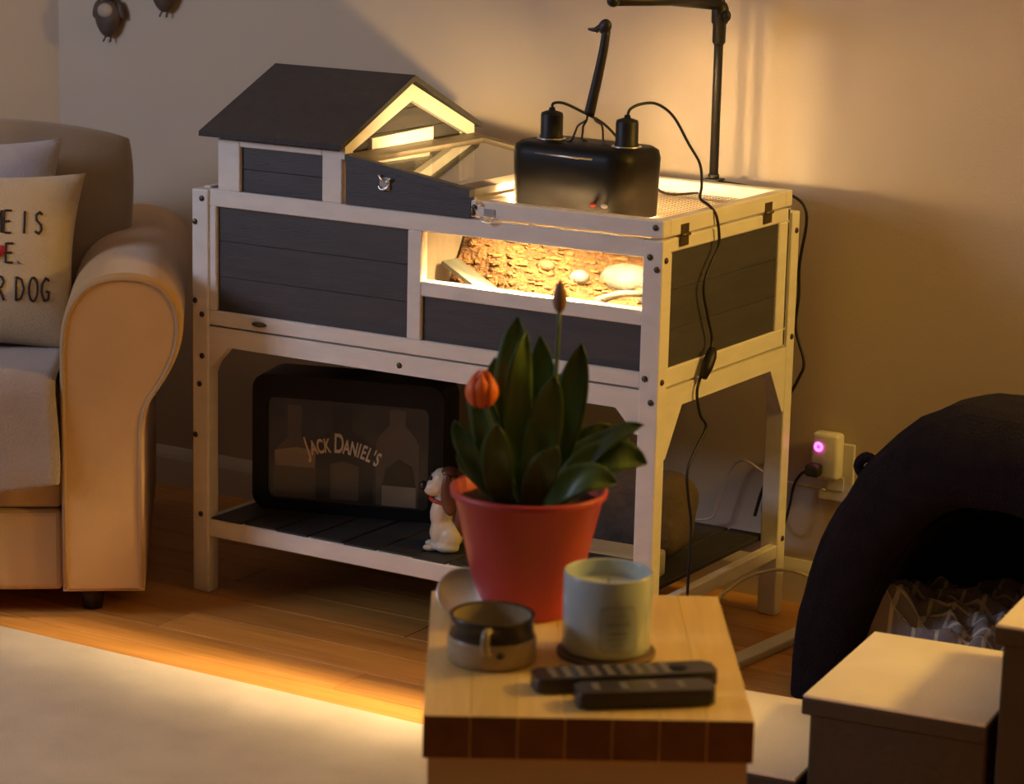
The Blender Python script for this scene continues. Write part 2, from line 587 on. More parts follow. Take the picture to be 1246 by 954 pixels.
# aprons with chamfered corners, front, back and sides
def apron(L0, L1, z_hi, z_lo, z_leg, ch):
    return [(L0, z_hi), (L1, z_hi), (L1, z_leg), (L1 - 0.006, z_leg), (L1 - ch, z_lo), (L0 + ch, z_lo), (L0 + 0.006, z_leg), (L0, z_leg)]
ap = prism('apron', 'white_paint', H, apron(LW, W_ - LW, 0.523, 0.487, 0.445, 0.045), 0.003, 0.023, 'y')
bolt(ap, (0.47, 0.003, 0.503), '-y')
bolt(ap, (0.71, 0.003, 0.500), '-y')
prism('apron', 'white_paint', H, apron(LW, W_ - LW, 0.523, 0.487, 0.445, 0.045), DL - 0.024, DL - 0.004, 'y')
prism('apron', 'white_paint', H, apron(0.032, DL - 0.032, 0.523, 0.487, 0.40, 0.062), W_ - 0.020, W_ - 0.002, 'x')
prism('apron', 'white_paint', H, apron(0.032, DL - 0.032, 0.523, 0.487, 0.40, 0.062), 0.002, 0.020, 'x')
# side faces
for xs, xe, xa, xb in ((W_ - 0.020, W_ - 0.003, W_ - 0.016, W_ - 0.009), (0.003, 0.020, 0.009, 0.016)):
    box('side_top_rail', 'white_paint', H, xs, xe, 0.032, DB, 0.760, 0.784)
    box('side_bottom_rail', 'white_paint', H, xs, xe, 0.032, DB, 0.526, 0.559)
    box('side_stile', 'white_paint', H, xs, xe, 0.032, 0.041, 0.559, 0.760)
    box('side_stile', 'white_paint', H, xs, xe, 0.458, DB, 0.559, 0.760)
    sp = box('side_panel', 'grey_paint', H, min(xa, xb), max(xa, xb) - 0.004, 0.038, 0.462, 0.556, 0.763, 0)
    boards(sp, 'y', 0.038, 0.462, max(xa, xb) - 0.004, max(xa, xb) + 0.001, 0.556, 0.763, 3)
# white-painted inner lining, back and divider, tray floor
bk = box('back_panel', 'white_paint', H, 0.003, W_ - 0.003, DB - 0.008, DB, 0.526, 0.784, 0)
boards(bk, 'x', 0.02, W_ - 0.02, DB - 0.016, DB - 0.008, 0.53, 0.784, 3, 'raw_pine')
ins = box('side_lining', 'raw_pine', H, W_ - 0.026, W_ - 0.020, 0.026, DB - 0.016, 0.53, 0.784, 0)
box('divider', 'taupe_paint', H, 0.488, 0.500, 0.026, DB - 0.016, 0.53, 0.752, 0)
box('tray', 'black_plastic', H, 0.02, W_ - 0.02, 0.026, DB - 0.016, 0.524, 0.536, 0)
box('top_board', 'grey_paint', H, 0.02, 0.343, 0.024, DB - 0.008, 0.770, 0.781, 0)

# lower shelf
box('shelf_rail', 'white_paint', H, LW, W_ - LW, 0.002, 0.020, 0.113, 0.147)
box('shelf_rail', 'white_paint', H, LW, W_ - LW, DL - 0.022, DL - 0.004, 0.113, 0.140)
box('shelf_rail', 'white_paint', H, 0.002, 0.020, 0.032, DL - 0.032, 0.113, 0.140)
box('shelf_rail', 'white_paint', H, W_ - 0.020, W_ - 0.002, 0.032, DL - 0.032, 0.113, 0.140)
n_sl = 12
for i in range(n_sl):
    x0 = LW + 0.001 + i * (W_ - 2 * LW) / n_sl
    box('slat', 'shelf_board', H, x0, x0 + (W_ - 2 * LW) / n_sl - 0.004, 0.006 + 0.004 * (i % 2), DL - 0.006, 0.1405, 0.150, 0.0015)
SZ = 0.150

# gabled house
GX0, GX1 = 0.058, 0.343
RY, RZ, EZ, EY0, EY1 = 0.215, 0.992, 0.885, -0.022, 0.452
HY0, HY1 = 0.004, 0.430
box('house_post', 'white_paint', H, GX0, 0.109, HY0, HY0 + 0.030, 0.784, 0.880)
box('house_post', 'white_paint', H, 0.295, GX1 - 0.004, HY0, HY0 + 0.030, 0.784, 0.880)
box('house_post', 'white_paint', H, GX0, 0.095, HY1 - 0.03, HY1, 0.784, 0.880)
box('house_post', 'white_paint', H, 0.300, GX1 - 0.004, HY1 - 0.03, HY1, 0.784, 0.880)
box('house_rail', 'white_paint', H, 0.109, 0.295, HY0, HY0 + 0.02, 0.868, 0.880)
hp = box('house_panel', 'grey_paint', H, 0.105, 0.299, HY0 + 0.014, HY0 + 0.02, 0.784, 0.870, 0)
boards(hp, 'x', 0.106, 0.298, HY0 + 0.008, HY0 + 0.014, 0.785, 0.869, 2)
box('house_panel', 'grey_paint', H, 0.095, 0.300, HY1 - 0.02, HY1 - 0.012, 0.784, 0.880, 0)
gpts = [(HY0 + 0.004, 0.784), (HY1 - 0.004, 0.784), (HY1 - 0.004, 0.882), (RY, 0.978), (HY0 + 0.004, 0.882)]
prism('gable_wall', 'grey_paint', H, gpts, GX0 + 0.004, GX0 + 0.014, 'x')
gab = holder('gable')
nb = 5
zs = [0.784 + (0.980 - 0.784) * i / nb for i in range(nb + 1)]


def gable_half(z):
    if z <= 0.882:
        return HY0 + 0.004, HY1 - 0.004
    t = (z - 0.882) / (0.980 - 0.882)
    return HY0 + 0.004 + (RY - HY0 - 0.004) * t, HY1 - 0.004 + (RY - HY1 + 0.004) * t


for i in range(nb):
    za, zb = zs[i], zs[i + 1] - 0.0012
    a, b = gable_half(za)
    c, d = gable_half(zb)
    pts = [(a, za), (b, za)]
    if za < 0.882 < zb:
        pts += [(HY1 - 0.004, 0.882), (d, zb), (c, zb), (HY0 + 0.004, 0.882)]
    elif d - c > 0.006:
        pts += [(d, zb), (c, zb)]
    else:
        pts += [(RY, zb)]
    prism('board', 'grey_paint', gab, pts, GX1 - 0.016, GX1 - 0.006, 'x')
# white chevron barge boards
prism('barge_board', 'white_paint', H, [(HY0 - 0.004, 0.866), (HY0 + 0.020, 0.866), (HY0 + 0.020, 0.879), (RY, 0.955), (RY, 0.986), (HY0 - 0.004, 0.890)], GX1 - 0.006, GX1 + 0.006, 'x')
prism('barge_board', 'white_paint', H, [(HY1 + 0.004, 0.852), (HY1 - 0.022, 0.852), (HY1 - 0.022, 0.876), (RY, 0.955), (RY, 0.986), (HY1 + 0.004, 0.892)], GX1 - 0.006, GX1 + 0.006, 'x')
# vent frame on the gable
vf = holder('vent')
VY0, VY1 = 0.088, 0.292
prism('vent_frame', 'white_paint', vf, [(VY0, 0.852), (VY0 + 0.030, 0.852), (VY0 + 0.032, 0.864), (VY1 - 0.052, 0.868), (VY1 - 0.048, 0.858), (VY1, 0.858), (VY1, 0.900), (VY0, 0.896)], GX1 - 0.006, GX1 + 0.004, 'x')
for i in range(4):
    box('louvre', 'taupe_paint', vf, GX1 - 0.006, GX1 - 0.001, VY0 + 0.030, VY1 - 0.05, 0.803 + i * 0.013, 0.810 + i * 0.013, 0.001)
box('vent_jamb', 'white_paint', vf, GX1 - 0.006, GX1 + 0.003, VY1 - 0.048, VY1, 0.795, 0.8575, 0.001)
box('vent_jamb', 'white_paint', vf, GX1 - 0.006, GX1 + 0.003, VY0, VY0 + 0.028, 0.795, 0.8515, 0.001)
box('gable_post', 'white_paint', H, GX1 - 0.006, GX1 + 0.004, HY1 - 0.022, HY1 + 0.004, 0.790, 0.8515, 0.001)
# roof: two felted sheets meeting at the ridge
rt_ = 0.009
for ye in (EY0, EY1):
    bm = bmesh.new()
    add_prism(bm, [(RY, RZ), (ye, EZ), (ye, EZ + rt_), (RY, RZ + rt_ + 0.002)], 0.034, 0.356, 'x')
    mesh_obj('roof_sheet', bm, 'roof_felt', H)

# sloping section with the clear lid between the house and the open run
SX0, SX1 = 0.349, 0.615
SZ0, SZ1 = 0.862, 0.822
prism('slope_front', 'grey_paint', H, [(SX0, 0.785), (SX1, 0.785), (SX1, SZ1), (SX0, SZ0)], 0.002, 0.016, 'y')
prism('slope_back', 'grey_paint', H, [(SX0, 0.785), (SX1, 0.785), (SX1, SZ1), (SX0, SZ0)], 0.436, 0.450, 'y')


def slope_z(x):
    return SZ0 + (SZ1 - SZ0) * (x - SX0) / (SX1 - SX0)


cl = holder('clear_lid')


def slope_bar(x0, x1, y0, y1, material='taupe_paint', t=0.014):
    prism('frame_bar', material, cl, [(x0, slope_z(x0) + 0.001), (x1, slope_z(x1) + 0.001), (x1, slope_z(x1) + t), (x0, slope_z(x0) + t)], y0, y1, 'y')


slope_bar(SX0, SX0 + 0.036, 0.016, 0.436)
slope_bar(SX1 - 0.030, SX1, 0.016, 0.436)
slope_bar(SX0, SX1, -0.002, 0.0155, 'grey_paint')
slope_bar(SX0 + 0.036, SX1 - 0.03, 0.412, 0.436)
px0, px1 = SX0 + 0.030, SX1 - 0.024
prism('acrylic_pane', 'acrylic_lid', cl, [(px0, slope_z(px0) + 0.006), (px1, slope_z(px1) + 0.006), (px1, slope_z(px1) + 0.009), (px0, slope_z(px0) + 0.009)], 0.010, 0.42, 'y')
lt = holder('latch')
box('latch_plate', 'bright_metal', lt, 0.424, 0.446, -0.0005, 0.0020, 0.818, 0.842, 0.0005)
tube('latch_hook', 'bright_metal', lt, [(0.424, -0.003, 0.846), (0.432, -0.006, 0.838), (0.442, -0.004, 0.834), (0.450, -0.004, 0.842)], 0.0022, 8, 4)
tube('latch_ring', 'bright_metal', lt, [(0.424, -0.003, 0.826), (0.430, -0.005, 0.820), (0.440, -0.004, 0.822), (0.446, -0.003, 0.828)], 0.002, 8, 4)

# right lid: mesh-covered frame hinged at the side
lid = holder('run_lid')
LZ0, LZ1 = 0.7885, 0.818
box('lid_rail', 'white_paint', lid, SX1 + 0.002, W_, 0.000, 0.026, LZ0, LZ1, 0.002)
box('lid_rail', 'white_paint', lid, SX1 + 0.002, W_, DB - 0.026, DB, LZ0, LZ1, 0.002)
box('lid_rail', 'white_paint', lid, W_ - 0.024, W_, 0.026, DB - 0.026, LZ0, LZ1, 0.002)
box('lid_rail', 'white_paint', lid, SX1 + 0.002, SX1 + 0.022, 0.026, DB - 0.026, LZ0, LZ1, 0.002)
for p in ((0.985, 0.806), (0.625, 0.806), (0.622, 0.796)):
    bm = bmesh.new()
    add_lathe(bm, [(0.0055, 0), (0.0055, 0.0015), (0.004, 0.003)], 10)
    o = mesh_obj('bolt', bm, 'bolt_metal', lid, True)
    o.location = (p[0], -0.0001, p[1])
    o.rotation_euler = (PI / 2, 0, 0)
bm = bmesh.new()
gx = SX1 + 0.022
k = 0
while gx < W_ - 0.024:
    add_tube(bm, [(gx, 0.02, 0.7955), (gx, DB - 0.02, 0.7955)], 0.0005, 4)
    gx += 0.0125
gy = 0.026
while gy < DB - 0.026:
    add_tube(bm, [(SX1 + 0.02, gy, 0.7965), (W_ - 0.02, gy, 0.7965)], 0.0005, 4)
    gy += 0.0125
wm = mesh_obj('wire_mesh', bm, 'mesh_wire', lid)
wm['kind'] = 'stuff'
for hy in (0.062, 0.385):
    hg = holder('hinge', lid)
    hg.name = 'hinge'
    box('leaf_plate', 'hinge_metal', hg, 1.0, 1.0018, hy, hy + 0.028, 0.768, 0.786, 0.0004)
    box('leaf_plate', 'hinge_metal', hg, 1.0, 1.0018, hy, hy + 0.028, 0.789, 0.806, 0.0004)
    tube('hinge_pin', 'hinge_metal', hg, [(1.003, hy, 0.7875), (1.003, hy + 0.028, 0.7875)], 0.003, 8)
hs = holder('hasp', lid)
box('hasp_plate', 'bright_metal', hs, 0.645, 0.668, -0.0016, 0.0, 0.792, 0.806, 0.0004)
tube('hasp_loop', 'bright_metal', hs, [(0.640, -0.003, 0.790), (0.648, -0.008, 0.784), (0.660, -0.008, 0.784), (0.668, -0.003, 0.790)], 0.0022, 8, 4)
tube('hasp_hook', 'bright_metal', hs, [(0.628, -0.003, 0.824), (0.632, -0.006, 0.818), (0.640, -0.005, 0.812)], 0.0024, 8, 4)

# ---------------------------------------------------------------- inside the run
def ground(x, y):
    n1 = mnoise.noise(Vector((x * 9, y * 9, 0.3)))
    n2 = mnoise.noise(Vector((x * 30, y * 30, 1.3)))
    t = max(0.0, min(1.0, (y - 0.03) / 0.45))
    slope = 0.610 + 0.050 * t
    left = max(0.0, 1 - (x - 0.5) / 0.27) * 0.110 * min(1.0, max(0.0, t - 0.15) * 6.5)
    return slope + left + 0.010 * n1 + 0.005 * n2


bm = bmesh.new()
nx, ny = 70, 60
gx0, gx1, gy0, gy1 = 0.502, W_ - 0.028, 0.028, DB - 0.018
grid = [[bm.verts.new((gx0 + (gx1 - gx0) * i / nx, gy0 + (gy1 - gy0) * j / ny, 0)) for j in range(ny + 1)] for i in range(nx + 1)]
for r_ in grid:
    for v in r_:
        v.co.z = ground(v.co.x, v.co.y)
for i in range(nx):
    for j in range(ny):
        bm.faces.new((grid[i][j], grid[i + 1][j], grid[i + 1][j + 1], grid[i][j + 1]))
edge = [grid[i][0] for i in range(nx + 1)] + [grid[nx][j] for j in range(1, ny + 1)] + [grid[i][ny] for i in range(nx - 1, -1, -1)] + [grid[0][j] for j in range(ny - 1, 0, -1)]
lowv = [bm.verts.new((v.co.x, v.co.y, 0.537)) for v in edge]
for i in range(len(edge)):
    j = (i + 1) % len(edge)
    bm.faces.new((edge[i], lowv[i], lowv[j], edge[j]))
bm.faces.new(lowv)
sub = mesh_obj('bark_bedding', bm, 'bark', None, True)
sub['kind'] = 'stuff'
tag(sub, 'brown bark bedding heaped behind the lit hutch window', 'bedding')
bm = bmesh.new()
for i in range(900):
    x, y_ = random.uniform(0.51, 0.955), random.uniform(0.035, 0.475)
    if x > 0.72 and random.random() < 0.65:
        continue
    s = random.uniform(0.004, 0.011)
    rot = Matrix.Rotation(random.uniform(0, 6.28), 3, 'Z') @ Matrix.Rotation(random.uniform(-0.7, 0.7), 3, 'X')
    res = bmesh.ops.create_cube(bm, size=1.0)
    Mx = Matrix.Translation((x, y_, ground(x, y_) + 0.002)) @ rot.to_4x4() @ Matrix.Diagonal((s * 1.6, s, s * 0.35, 1))
    bmesh.ops.transform(bm, matrix=Mx, verts=res['verts'])
ch = mesh_obj('bark_chips', bm, 'bark_chip')
ch['kind'] = 'stuff'
tag(ch, 'loose wood chips scattered over the bedding behind the hutch window', 'wood chips')


def rock(name, material, c, r, seed, label, group=None):
    bm = bmesh.new()
    vsx = add_ellipsoid(bm, (0, 0, 0), r, Matrix.Rotation(seed, 3, 'Z'), 3)
    for v in vsx:
        n_ = mnoise.noise(v.co * 38 + Vector((seed * 7, 0, 0)))
        v.co *= 1 + 0.16 * n_
    o = mesh_obj(name, bm, material, None, True)
    o.location = c
    return tag(o, label, 'stone', group)


PALE = ('large pale grey stone in the middle of the lit hutch', 'broad flat pale stone beside the dry branch in the hutch', 'pale stone beside the chip heap at the hutch back', 'tall pale stone against the back of the lit hutch', 'smallest pale pebble in front of the large hutch stone', 'upright pale stone in the far corner of the lit hutch')
for i, (x, y_, rx, ry, rz) in enumerate(((0.775, 0.30, 0.062, 0.045, 0.030), (0.885, 0.24, 0.060, 0.042, 0.026), (0.66, 0.40, 0.035, 0.03, 0.024),
                                         (0.84, 0.40, 0.055, 0.04, 0.034), (0.715, 0.22, 0.022, 0.018, 0.014), (0.93, 0.36, 0.032, 0.04, 0.03))):
    rock('pale_stone', 'stone_pale', (x, y_, ground(x, y_) + rz * 0.45), (rx, ry, rz), i * 1.3,
         PALE[i], 'stones in the hutch')
BROWN = ('brown stone half buried at the foot of the chip heap', 'largest brown stone on the chip heap in the hutch', 'brown stone between the chip heap and the pale stones', 'smallest brown stone in front of the pale stones')
for i, (x, y_, s) in enumerate(((0.56, 0.22, 0.017), (0.58, 0.34, 0.020), (0.62, 0.28, 0.016), (0.655, 0.20, 0.014))):
    rock('brown_stone', 'stone_brown', (x, y_, ground(x, y_) + s * 0.4), (s * 1.3, s, s * 0.8), i * 2.1,
         BROWN[i], 'brown stones in the hutch')
bm = bmesh.new()
add_box(bm, -0.085, 0.085, -0.022, 0.022, -0.004, 0.004, 0.001)
rp = mesh_obj('ramp_board', bm, 'ramp_wood')
rp.location = (0.590, 0.085, 0.652)
rp.rotation_euler = (0, math.radians(24), math.radians(-8))
tag(rp, 'grey weathered ramp board sloping down behind the lit window', 'board')
bm = bmesh.new()
add_tube(bm, [(0.80, 0.13, 0.640), (0.84, 0.15, 0.655), (0.89, 0.17, 0.658), (0.94, 0.16, 0.672)], [0.008, 0.003], 8, 6)
tag(mesh_obj('dry_branch', bm, 'stone_pale', None, True), 'thin pale dry branch lying behind the lit window', 'branch')

# ---------------------------------------------------------------- lamp hood, sockets, hanger, stand, cords
hood = thing('lamp_hood', 'black oblong reptile lamp hood with two sockets resting on the hutch lid', 'lamp', (0.776, 0.126, 0.799), math.radians(-5))
HL, HD, HH = 0.126, 0.072, 0.121


def stadium(hx, hy, r, z, n=8):
    pts = []
    m_ = 6
    ends = ((-1, 0), (0, -1), (1, 0), (0, 1))
    for cx, cy, a0 in ((hx - r, hy - r, 0), (-hx + r, hy - r, PI / 2), (-hx + r, -hy + r, PI), (hx - r, -hy + r, 3 * PI / 2)):
        for k in range(n + 1):
            a = a0 + PI / 2 * k / n
            pts.append((cx + r * math.cos(a), cy + r * math.sin(a), z))
        q = len(pts) // (n + 1 + m_)
        L_ = 2 * (hx - r) if q % 2 == 0 else 2 * (hy - r)
        lx, ly, _ = pts[-1]
        for k in range(1, m_ + 1):
            t = L_ * k / (m_ + 1)
            pts.append((lx + ends[q][0] * t, ly + ends[q][1] * t, z))
    return pts


def loft(name, material, parent, rings, cap0=False, cap1=True, smooth=True):
    bm = bmesh.new()
    R_ = [[bm.verts.new(p) for p in r] for r in rings]
    n = len(R_[0])
    for a, b in zip(R_, R_[1:]):
        for i in range(n):
            j = (i + 1) % n
            bm.faces.new((a[i], a[j], b[j], b[i]))
    if cap0:
        bm.faces.new(R_[0][::-1])
    if cap1:
        bm.faces.new(R_[-1])
    return mesh_obj(name, bm, material, parent, smooth)


# closed shell: outside then inside, open underneath; the back edge is cut higher than the front
BACKCUT = 0.094  # unseen back and left openings, added to throw light on wall and gable


def sstep(a, b, t):
    t = max(0.0, min(1.0, (t - a) / (b - a)))
    return t * t * (3 - 2 * t)


def cut(pts, z0):
    out = []
    for p in pts:
        back = 1.0 if p[1] > HD - 0.0075 and abs(p[0]) < HL - 0.033 else 0.0
        left = 0.70 * sstep(0.93, 0.955, -p[0] / HL)
        out.append((p[0], p[1], z0 + BACKCUT * max(back, left)))
    return out


rings = [cut(stadium(HL - 0.006, HD - 0.006, 0.034, 0), 0.001), cut(stadium(HL - 0.004, HD - 0.004, 0.036, 0), 0.0),
         stadium(HL, HD, 0.040, HH - 0.020), stadium(HL - 0.003, HD - 0.003, 0.038, HH - 0.006),
         stadium(HL - 0.012, HD - 0.012, 0.032, HH)]
loft('hood_shell', 'black_gloss', hood, rings)
rings = [cut(stadium(HL - 0.006, HD - 0.006, 0.034, 0), 0.001), stadium(HL - 0.014, HD - 0.014, 0.03, HH - 0.008)]
loft('reflector', 'hood_inside', hood, rings)
bm = bmesh.new()
add_tube(bm, [(-0.060, -HD - 0.0005, 0.104), (0.062, -HD - 0.0005, 0.104)], 0.0016, 8)
mesh_obj('trim_line', bm, 'bright_metal', hood, True)
nvb = 22  # unseen bars added across the back opening to dim the wall glow
for i in range(nvb):
    vx = -HL + 0.034 + (2 * HL - 0.068) * i / (nvb - 1)
    box('dimming_bar', 'black_plastic', hood, vx - 0.0027, vx + 0.0027, HD - 0.0080, HD - 0.0072, 0.0, 0.102, 0)
for sx in (-0.077, 0.083):
    so = holder('socket', hood)
    so.location = (sx, 0, HH)
    lathe('socket_body', 'black_plastic', so, [(0.0215, -0.001), (0.0215, 0.006), (0.020, 0.008), (0.020, 0.042), (0.0185, 0.047), (0.010, 0.050), (0.006, 0.051), (0.005, 0.056)], 24)
    lathe('socket_collar', 'bright_metal', so, [(0.026, 0.0), (0.026, 0.0025), (0.0215, 0.003)], 24)
for sx in (-0.065, 0.065):
    bm = bmesh.new()
    add_ellipsoid(bm, (sx, -0.030, 0.088), (0.018, 0.018, 0.022))
    mesh_obj('bulb', bm, 'bulb_glow', hood, True)
    point_light('hood_bulb_light', (0.776 + sx, 0.090 - sx * 0.09, 0.799 + 0.042), (1.0, 0.66, 0.27), 9.5, 0.018)
    # spots added to the bulbs, aimed out the window to light the floor
    spl = bpy.data.lights.new('added_floor_beam', 'SPOT')
    spl.color = (1.0, 0.70, 0.36)
    spl.energy = 78.0
    spl.spot_size = math.radians(66)
    spl.spot_blend = 0.6
    spl.shadow_soft_size = 0.014
    spo = bpy.data.objects.new('added_floor_beam', spl)
    col.objects.link(spo)
    spo.location = (0.776 + sx, 0.086 - sx * 0.09, 0.799 + 0.046)
    spo.rotation_euler = (Vector((0.38, -0.38, 0.0)) - Vector(spo.location)).to_track_quat('-Z', 'Y').to_euler()
for i, sx in enumerate((0.066, 0.090)):
    bm = bmesh.new()
    add_ellipsoid(bm, (sx, -HD - 0.001, 0.026), (0.007, 0.004, 0.0035))
    mesh_obj('switch_button', bm, 'pot_red' if i == 0 else 'white_plastic', hood, True)

hz = thing('wire_hanger', 'black handled wire hanger standing over the lamp hood on its thin bent legs', 'hanger', (0.779, 0.129, 0.920))


def loc(p, base=(0.775, 0.140, 0.9185), dy=0.0):
    return (p[0] - base[0], p[1] + dy - base[1], p[2] - base[2])


tube('handle', 'black_rubber', hz, [loc(p) for p in ((0.773, 0.14, 0.968), (0.780, 0.14, 1.000), (0.789, 0.14, 1.04), (0.797, 0.14, 1.08), (0.802, 0.14, 1.115))], [0.0095, 0.0075], 12, 5)
bm = bmesh.new()
add_ellipsoid(bm, loc((0.799, 0.14, 1.122)), (0.012, 0.009, 0.014), Matrix.Rotation(0.5, 3, 'Y'))
add_tube(bm, [loc(p) for p in ((0.797, 0.14, 1.123), (0.786, 0.14, 1.118), (0.778, 0.14, 1.1155), (0.766, 0.14, 1.116))], [0.008, 0.002], 8, 4)
add_tube(bm, [loc(p) for p in ((0.786, 0.14, 1.118), (0.783, 0.14, 1.111))], [0.004, 0.002], 8)
mesh_obj('hook_head', bm, 'black_rubber', hz, True)
for leg in (((0.768, 0.14, 0.972), (0.768, 0.14, 0.959), (0.752, 0.14, 0.948), (0.749, 0.135, 0.938), (0.744, 0.13, 0.922), (0.734, 0.128, 0.9185)),
            ((0.768, 0.14, 0.972), (0.766, 0.144, 0.958), (0.756, 0.15, 0.946), (0.753, 0.154, 0.936), (0.750, 0.158, 0.922), (0.758, 0.163, 0.9185)),
            ((0.778, 0.14, 0.972), (0.786, 0.14, 0.958), (0.798, 0.14, 0.952), (0.801, 0.14, 0.940), (0.804, 0.138, 0.922), (0.814, 0.136, 0.9185))):
    tube('wire_leg', 'bolt_metal', hz, [loc(p) for p in leg], 0.0019, 8, 4)

st = thing('lamp_stand', 'tall black lamp stand with swivel joint and cross arm at the back of the hutch', 'stand', (0.83, 0.512, 0.818))
lathe('pole', 'black_plastic', st, [(0.0085, 0.001), (0.0085, 0.50)], 20)
lathe('pole_sleeve', 'black_plastic', st, [(0.0105, 0.002), (0.0105, 0.012), (0.009, 0.013)], 20)
box('clamp_plate', 'black_plastic', st, -0.016, 0.016, -0.012, 0.016, 0.0, 0.004, 0.001)
lathe('joint', 'black_plastic', st, [(0.0086, 0.252), (0.0125, 0.258), (0.0125, 0.290), (0.0155, 0.294), (0.016, 0.320), (0.013, 0.328), (0.0086, 0.332)], 20)
bm = bmesh.new()
add_ellipsoid(bm, (0.017, -0.006, 0.307), (0.008, 0.008, 0.011))
mesh_obj('joint_knob', bm, 'black_plastic', st, True)
tube('cross_arm', 'black_plastic', st, [(0.0, 0.0, 0.325), (-0.020, -0.155, 0.340), (-0.040, -0.330, 0.347)], 0.0095, 14)
bm = bmesh.new()
add_ellipsoid(bm, (-0.040, -0.333, 0.347), (0.0115, 0.012, 0.0115))
mesh_obj('arm_end', bm, 'black_plastic', st, True)


def cord(name, label, pts, r=0.0026, material='black_rubber', k=6):
    return tag(tube(name, material, None, pts, r, 8, k), label, 'cord')


A1 = [(0.8587, 0.1188, 0.974), (0.861, 0.124, 0.986), (0.871, 0.146, 0.994), (0.889, 0.169, 0.993), (0.916, 0.181, 0.972), (0.945, 0.186, 0.926), (0.966, 0.19, 0.893), (0.974, 0.184, 0.858), (0.975, 0.178, 0.835), (0.992, 0.180, 0.824), (1.005, 0.185, 0.805)]
A2 = [(1.006, 0.196, 0.756), (1.005, 0.171, 0.726), (1.005, 0.146, 0.686), (1.005, 0.166, 0.632), (1.005, 0.185, 0.593), (1.008, 0.178, 0.571), (1.010, 0.170, 0.558), (1.010, 0.150, 0.540),
      (1.006, 0.144, 0.526), (1.006, 0.134, 0.499), (1.006, 0.15, 0.459), (1.006, 0.174, 0.432), (1.006, 0.133, 0.396), (1.006, 0.108, 0.364), (1.006, 0.118, 0.31), (1.004, 0.135, 0.261), (1.010, 0.12, 0.17), (1.012, 0.115, 0.05), (1.02, 0.13, 0.004)]
hc = thing('power_cable', 'black cord looping from the lamp hood down the hutch side with inline switch', 'cord', (1.02, 0.13, 0.0))
o = tube('cable', 'black_rubber', hc, [(p[0] - 1.02, p[1] - 0.13, p[2]) for p in A1 + A2], 0.0026, 8, 5)
bm = bmesh.new()
add_tube(bm, [(1.012 - 1.02, 0.176 - 0.13, 0.574), (1.013 - 1.02, 0.168 - 0.13, 0.562), (1.013 - 1.02, 0.155 - 0.13, 0.545), (1.012 - 1.02, 0.142 - 0.13, 0.528)], [0.0075, 0.0105, 0.0105, 0.0075], 10)
mesh_obj('inline_switch', bm, 'black_plastic', hc, True)
cord('socket_cord', 'short black cord arching from the hood socket beside the wire hanger', [(0.6993, 0.1327, 0.974), (0.701, 0.134, 0.983), (0.714, 0.148, 0.983), (0.735, 0.175, 0.968), (0.765, 0.205, 0.945), (0.79, 0.235, 0.905), (0.81, 0.27, 0.855), (0.83, 0.32, 0.815), (0.835, 0.44, 0.803)], 0.0026)
cord('trailing_cord', 'thin black cord lying along the back edge of the hutch top', [(0.66, 0.508, 0.803), (0.74, 0.507, 0.803), (0.80, 0.545, 0.81), (0.86, 0.535, 0.812), (0.93, 0.542, 0.806), (0.985, 0.55, 0.795), (1.005, 0.555, 0.76), (0.99, 0.565, 0.671), (0.989, 0.57, 0.609), (0.986, 0.57, 0.546), (1.006, 0.57, 0.485), (0.997, 0.57, 0.452), (0.971, 0.57, 0.401), (0.939, 0.57, 0.348)], 0.003)
cord('hanging_cord', 'thick black cord hanging below the hutch beside the back leg', [(0.953, 0.572, 0.40), (0.956, 0.572, 0.319), (0.948, 0.572, 0.269), (0.929, 0.572, 0.217), (0.917, 0.572, 0.17)], 0.0036)
wcs = [(0.723, 0.585, 0.09), (0.772, 0.585, 0.132), (0.818, 0.585, 0.147), (0.83, 0.585, 0.179), (0.853, 0.585, 0.244), (0.882, 0.585, 0.272), (0.936, 0.585, 0.251), (0.983, 0.585, 0.244), (1.023, 0.588, 0.242), (1.049, 0.600, 0.236)]
cord('white_charger_cord', 'thin white cord winding up the wall to the outlet behind the hutch', wcs, 0.0022, 'white_cord')
cord('white_floor_cord', 'white cord arching over the floor between hutch leg and pet cave', [(1.025, 0.12, 0.004), (1.02, 0.204, 0.095), (1.02, 0.274, 0.117), (1.02, 0.357, 0.12), (1.022, 0.462, 0.106), (1.03, 0.575, 0.069), (1.10, 0.590, 0.03), (1.2, 0.592, 0.004)], 0.003, 'white_cord')

# wall outlet with smart plug
ol = thing('wall_outlet', 'white wall outlet plate low on the wall behind the pet cave', 'outlet', (1.064, WY, 0.27))
bm = bmesh.new()
add_box(bm, -0.036, 0.036, -0.006, 0.0, -0.058, 0.058, 0.003, 2)
mesh_obj('cover_plate', bm, 'white_plastic', ol)
for dz in (-0.022,):
    box('receptacle', 'trim_paint', ol, -0.017, 0.017, -0.0075, -0.0055, dz - 0.014, dz + 0.014, 0.001)
sm = thing('smart_plug', 'white smart plug with glowing pink button in the wall outlet', 'plug', (1.052, WY - 0.006, 0.305))
bm = bmesh.new()
add_box(bm, -0.028, 0.028, -0.034, -0.0005, -0.045, 0.045, 0.008, 3)
mesh_obj('plug_body', bm, 'white_plastic', sm, True)
bm = bmesh.new()
add_tube(bm, [(-0.012 + 0.0065 * math.cos(a * PI / 8), -0.0345, 0.018 + 0.0065 * math.sin(a * PI / 8)) for a in range(17)], 0.0028, 8)
mesh_obj('pink_ring', bm, 'led_pink', sm, True)
pc = thing('plug_cord', 'black cord with square plug looping below the smart plug', 'cord', (1.04, WY - 0.04, 0.28))
bm = bmesh.new()
add_box(bm, -0.016, 0.012, -0.026, -0.0005, -0.012, 0.012, 0.005, 2)
